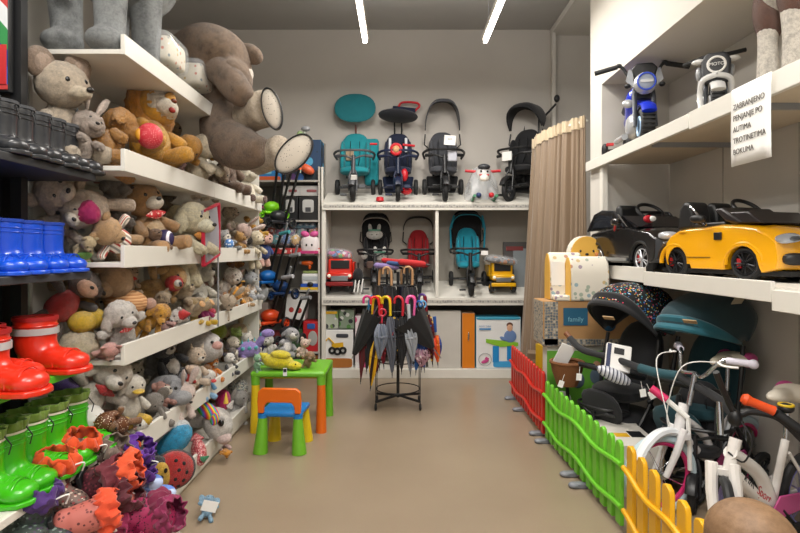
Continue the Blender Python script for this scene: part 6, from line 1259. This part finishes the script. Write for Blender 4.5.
# ================================================================ BICYCLES
def bike(label, loc, rz, r, frame, rimc, tyre, trim, grip, saddle, s=1.0, lean=0, text_=None, steer=0, fender=None, hb='white', ft=1.0, up=0):
    """side view in local YZ, front towards -Y"""
    t = thing('child_bicycle', label, 'bicycle', loc, rot=(0, lean, rz), s=s); fm = plain(frame, .25, coat=.5); tm = plain(trim, .35); hm = CHROME if hb == 'white' else BLACK
    yf, yr = -.36, .36; hd = Vector((0, -.24, r+.22)); ht = Vector((0, -.19, r+.36)); bb = Vector((0, .08, r-.01)); st = Vector((0, .19, r+.3)); ra = Vector((0, yr, r)); fa = Vector((0, yf, r))
    SG = Matrix.Translation((0, -.28, 0)) @ Matrix.Rotation(R(steer), 4, 'Z') @ Matrix.Translation((0, .28, 0))
    for nm, y in (('front_wheel', yf), ('rear_wheel', yr)):
        MB.G = SG if y < 0 else None
        o = MB().torus((0, y, r), r-.022, .022, 'X', 48, 10).build(nm, plain(tyre, .6), t)
        MB().torus((0, y, r), r-.05, .013, 'X', 48, 8).build('rim', plain(rimc, .3), o)
        sp = MB()
        for k in range(20): a = 2*PI*k/20; sp.cyl((.02*(-1)**k, y, r), (0, y+(r-.05)*math.cos(a+.15*(-1)**k), r+(r-.05)*math.sin(a+.15*(-1)**k)), .0018, n=4)
        sp.cyl((-.035, y, r), (.035, y, r), .018, n=12); sp.build('spokes', plain('8a86c0', .3, .4) if hb == 'none' else CHROME, o)
    MB.G = None
    if fender:
        for y, a0, a1 in ((yf, 20, 150), (yr, 10, 150)): MB().torus((0, y, r), r+.018, .022, 'X', 30, 8, flat=1.3, a0=R(a0), a1=R(a1)).build('mudguard', plain(fender, .35), t)
    F_ = MB()
    F_.tube(smooth([hd+Vector((0, .01, .08)), Vector((0, -.02, r+.16)), bb], 6), .024*ft, 12); F_.tube([hd, Vector((0, -.05, r+.06)), bb], .024*ft, 12); F_.tube([bb, st], .019, 12)
    for q in (-1, 1): F_.tube([bb+V(q*.02, 0, 0), ra+V(q*.04, 0, 0)], .01, 8); F_.tube([st-V(0, 0, .06)+V(q*.015, 0, 0), ra+V(q*.04, 0, 0)], .009, 8)
    F_.build('frame', fm, t); MB().cyl(hd, ht, .027, n=14).build('head_tube', fm, t)
    MB.G = SG; k = MB()
    for q in (-1, 1): k.tube([ht*.2+hd*.8+V(q*.045, -.02, 0), (fa+hd)/2+V(q*.05, 0, .02), fa+V(q*.045, 0, 0)], [.02*ft, .019*ft, .015*ft], 10)
    k.box(hd+V(0, -.01, -.01), (.13, .05, .035)); k.build('fork', fm, t, bevel=.004)
    MB().cyl(ht, ht+V(0, .04, .1+up), .014).build('stem', CHROME, t); top = ht+V(0, .04, .1+up)
    if hb != 'none': MB().tube(smooth([top+V(-.26, .1, .1), top+V(-.16, .04, .1), top+V(-.08, -.02, .0), top, top+V(.08, -.02, .0), top+V(.16, .04, .1), top+V(.26, .1, .1)], 5), .011, 10).build('handlebar', hm, t)
    for q in ((-1, 1) if hb != 'none' else ()):
        g = MB().tube([top+V(q*.17, .045, .1), top+V(q*.26, .1, .1)], [.018, .018], 12).build('grip', plain(grip, .5), t); MB().ell(top+V(q*.27, .105, .1), (.024, .024, .024)).build('grip_end', plain(grip, .5), g)
        MB().tube(smooth([top+V(q*.16, .0, .09), top+V(q*.2, .0, .08), top+V(q*.25, .04, .08)], 4), .006, 6).build('brake_lever', PAPER if hb == 'white' else BLACK, t)
        MB().tube(smooth([top+V(q*.15, .0, .09), top+V(q*.1, -.16, .06), hd+V(0, -.08, .1), hd+V(0, -.03, -.06)], 6), .003, 6).build('brake_cable', PAPER if hb == 'white' else BLACK, t)
    MB.G = None
    MB().cyl(st, st+V(0, .02, .12+up*1.6), .012).build('seat_post', CHROME, t); sz = st+V(0, .04, .14+up)
    sz = sz+V(0, 0, up*.7); b = MB(); b.ell(sz+V(0, .04, 0), (.1, .095, .045)); b.ell(sz+V(0, -.07, .0), (.045, .11, .035)); o = b.build('saddle', plain(saddle, .5), t, rem=.01)
    for q in (-1, 1): MB().ell(sz+V(q*.066, .07, 0.002), (.04, .065, .044)).build('saddle_side', plain(trim, .5), o)
    MB().torus(bb, .055, .006, 'X', 24, 6).cyl(bb+V(-.05, 0, 0), bb+V(.05, 0, 0), .012).build('chain_ring', STEEL, t)
    for q in (-1, 1): MB().tube([bb+V(q*.05, 0, 0), bb+V(q*.06, q*.08, -.08*q)], .008, 8).box(bb+V(q*.1, q*.08, -.08*q), (.07, .05, .02)).build('pedal_crank', BLACK, t)
    MB().prism([(.05, r-.05), (.34, r-.03), (.36, r+.04), (.06, r+.06), (.0, r)], .045, .055, 'YZ').build('chain_guard', tm, t, bevel=.01)
    for q in (-1, 1): MB().torus((q*.16, yr+.02, .07), .055, .015, 'X', 24, 8).cyl((q*.16, yr+.02, .07), (q*.04, yr, r), .007).build('training_wheel', plain('e8e6e4', .5), t)
    if text_:
        text(text_[0], .06, BLACK, t, (.032, -.14, r+.155), (90, 36, 90), 'frame_lettering', sx=.9); text(text_[1], .06, plain('b0242a'), t, (.032, -.03, r+.075), (90, 36, 90), 'frame_lettering', sx=.9)
    return t
# pink rimmed bicycle: front wheel centre seen at (672,475)
bike('white child bicycle with pale blue tyres and pink rims behind the yellow fence', (1.72, 2.99, 0), -62, .215, 'e4e2e2', 'c82a6a', 'b8ccd4', 'c04a88', 'dcd8e6', 'e4dcc8', 1.0, 0, None, fender='dfe3e6', steer=-18, up=.07)
B = bike('white and red child bicycle with black tyres and black handlebar nearest the camera', (1.70, 2.50, 0), -66, .215, 'e6e2dc', '8a8ad0', '1d1e20', 'c04a88', '1c1d20', 'e0d8c8', .96, 0, ('Kids', 'Sport'), hb='none', steer=42, ft=1.4, up=.05)
bpy.context.view_layer.update(); MB.G = B.matrix_world.inverted()
MB().tube(smooth([at(716, 372, 2.4), at(724, 392, 2.42), at(736, 414, 2.42), at(752, 412, 2.4), at(778, 418, 2.36), at(800, 438, 2.34), at(812, 450, 2.3)], 6), .014, 10).build('handlebar', BLACK, B)
o = MB().tube([at(776, 413, 2.3), at(803, 432, 2.26)], .02, 12).build('grip', RUBBER, B); MB().ell(at(786, 408, 2.3), (.032, .032, .022)).build('bell', BLACK, B); MB().torus(at(786, 405, 2.3), .026, .006, 'Z').build('yellow_bell_ring', plain('c8a81c'), B)
a, b_ = at(742, 398, 2.34), at(774, 411, 2.3); MB().tube([a, a.lerp(b_, .12), a.lerp(b_, .3), a.lerp(b_, .85), b_], [.018, .027, .02, .02, .022], 14).build('orange_grip_sleeve', plain('e0501a', .5), B)
MB().ell(at(735, 418, 2.42), (.03, .03, .04)).build('handlebar_clamp', BLACK, B)
MB().tube(smooth([at(740, 420, 2.4), at(752, 440, 2.36), at(744, 462, 2.38), at(728, 452, 2.4)], 6), .004, 6).build('brake_cable', BLACK, B)
MB.G = None
t = thing('pink_push_bar', 'pink and white toy push handle sticking out of the dark strollers', 'push bar', (0, 0, 0)); MB().tube([at(651, 388, 2.95), at(667, 400, 2.9)], .022, 12).build('pink_grip', plain('d02a62', .5), t); MB().tube([at(667, 400, 2.9), at(688, 418, 2.85)], .014, 10).build('white_tube', PAPER, t)
MB().tube([at(688, 418, 2.85), at(690, 470, 2.85)], .012, 8).build('lower_tube', PAPER, t)

# ================================================================ CHILD IN THE FOREGROUND
def child():
    t = thing('person', 'small child with light brown hair standing at the lower right, head only in view', 'person', (.71, 1.06, -.012), 10)
    sk = plain('d8a88a', .6); b = MB()
    b.ell((0, 0, .80), (.068, .08, .09), None, 18, 14); b.tube([(0, .01, .74), (0, .01, .66)], [.035, .042], 14); b.ell((0, -.0, .75), (.05, .055, .05))
    b.tube(smooth([(0, .01, .69), (0, .01, .6), (0, .01, .48), (0, .01, .38)], 4), [.05, .075, .088, .09, .09, .088, .085, .085, .086, .09, .092, .09, .08], 16)
    for q in (-1, 1):
        b.tube(smooth([(q*.07, .01, .655), (q*.115, .015, .62), (q*.135, .02, .53), (q*.13, -.02, .43), (q*.128, -.035, .4)], 4), [.035, .036, .036, .034, .033, .031, .03, .028, .027, .026, .025, .023, .021, .02, .019, .018, .018], 12)
        b.ell((q*.128, -.045, .375), (.012, .022, .026))
        for k in range(4): b.tube([(q*.128, -.06+.012*k, .36), (q*.126, -.063+.012*k, .335), (q*.12, -.062+.012*k, .315+.004*abs(k-1.5))], [.0065, .006, .0045], 8)
        b.tube([(q*.12, -.06, .38), (q*.112, -.075, .365), (q*.108, -.078, .35)], [.0075, .007, .005], 8)
        b.tube(smooth([(q*.045, .01, .4), (q*.05, .0, .22), (q*.05, .01, .06)], 4), [.055, .052, .048, .044, .04, .037, .034, .03, .028], 14); b.ell((q*.05, -.03, .03), (.032, .07, .028))
        b.ell((q*.07, .005, .79), (.012, .02, .026))
    b.ell((0, -.085, .785), (.012, .014, .014)); b.build('body', sk, t, rem=.0055)
    for q in (-1, 1): MB().ell((q*.028, -.074, .805), (.012, .007, .008)).build('eye', EYE_M, t)
    MB().ell((0, -.078, .757), (.02, .006, .005)).build('mouth', plain('b06a60'), t)
    hair, nt, bb_ = nodes('light_brown_hair'); n = tex(nt, 'Noise', 45, 'Object', Detail=6.0, Roughness=.75); nt.links.new(ramp(nt, n.outputs[0], [(.3, srgb('64492f')), (.7, srgb('846649'))]), bb_.inputs['Base Color']); bb_.inputs['Roughness'].default_value = .6; bump(nt, bb_, n.outputs[0], .35, .003)
    hb = MB(); rnd = random.Random(3)
    hb.ell((0, .012, .835), (.082, .088, .075), None, 20, 14); hb.ell((0, .035, .79), (.078, .07, .085), None, 20, 14)
    hb.build('hair', hair, t, rem=.004)
    g = MB(); g.tube(smooth([(0, .01, .675), (0, .01, .6), (0, .01, .48), (0, .01, .39)], 4), [.055, .085, .098, .1, .1, .098, .096, .096, .098, .102, .104, .104, .104], 18)
    for q in (-1, 1): g.tube([(q*.07, .01, .645), (q*.12, .015, .61), (q*.14, .02, .54)], [.045, .046, .045], 12)
    g.build('shirt', fabric('5a6a80'), t, rem=.008)
    g = MB(); g.ell((0, .01, .4), (.1, .085, .06))
    for q in (-1, 1): g.tube([(q*.048, .01, .4), (q*.052, .0, .22), (q*.052, .01, .09)], [.065, .054, .046], 14)
    g.build('trousers', fabric('2e3440'), t, rem=.008)
    for q in (-1, 1): MB().ell((q*.05, -.03, .03), (.038, .078, .034), None, 16, 10, .85).build('shoe', plain('3a3c44'), t)
child()

# repeats carry a shared group phrase
GROUPS = {'plush toy': 'plush toys heaped on the shelves', 'boot': 'boots on the rack and in the bin', 'umbrella': 'umbrellas on the wire stand', 'tricycle': 'push tricycles and strollers', 'stroller': 'strollers under the right shelf', 'bicycle': 'child bicycles behind the fence', 'ride-on car': 'ride-on cars on the lower right shelf', 'ride-on motorbike': 'toy motorbikes on the upper right shelf', 'fence': 'plastic picket fence sections', 'lamp': 'linear lamps', 'scooter': 'toy scooters in the back corner', 'box': 'boxes in the shop', 'package': 'packed toys', 'toy truck': 'toy trucks on the display shelf', 'tag': 'small paper tags'}
for o in bpy.data.objects:
    c = o.get('category')
    if c in GROUPS and not o.get('group'): o['group'] = GROUPS[c]
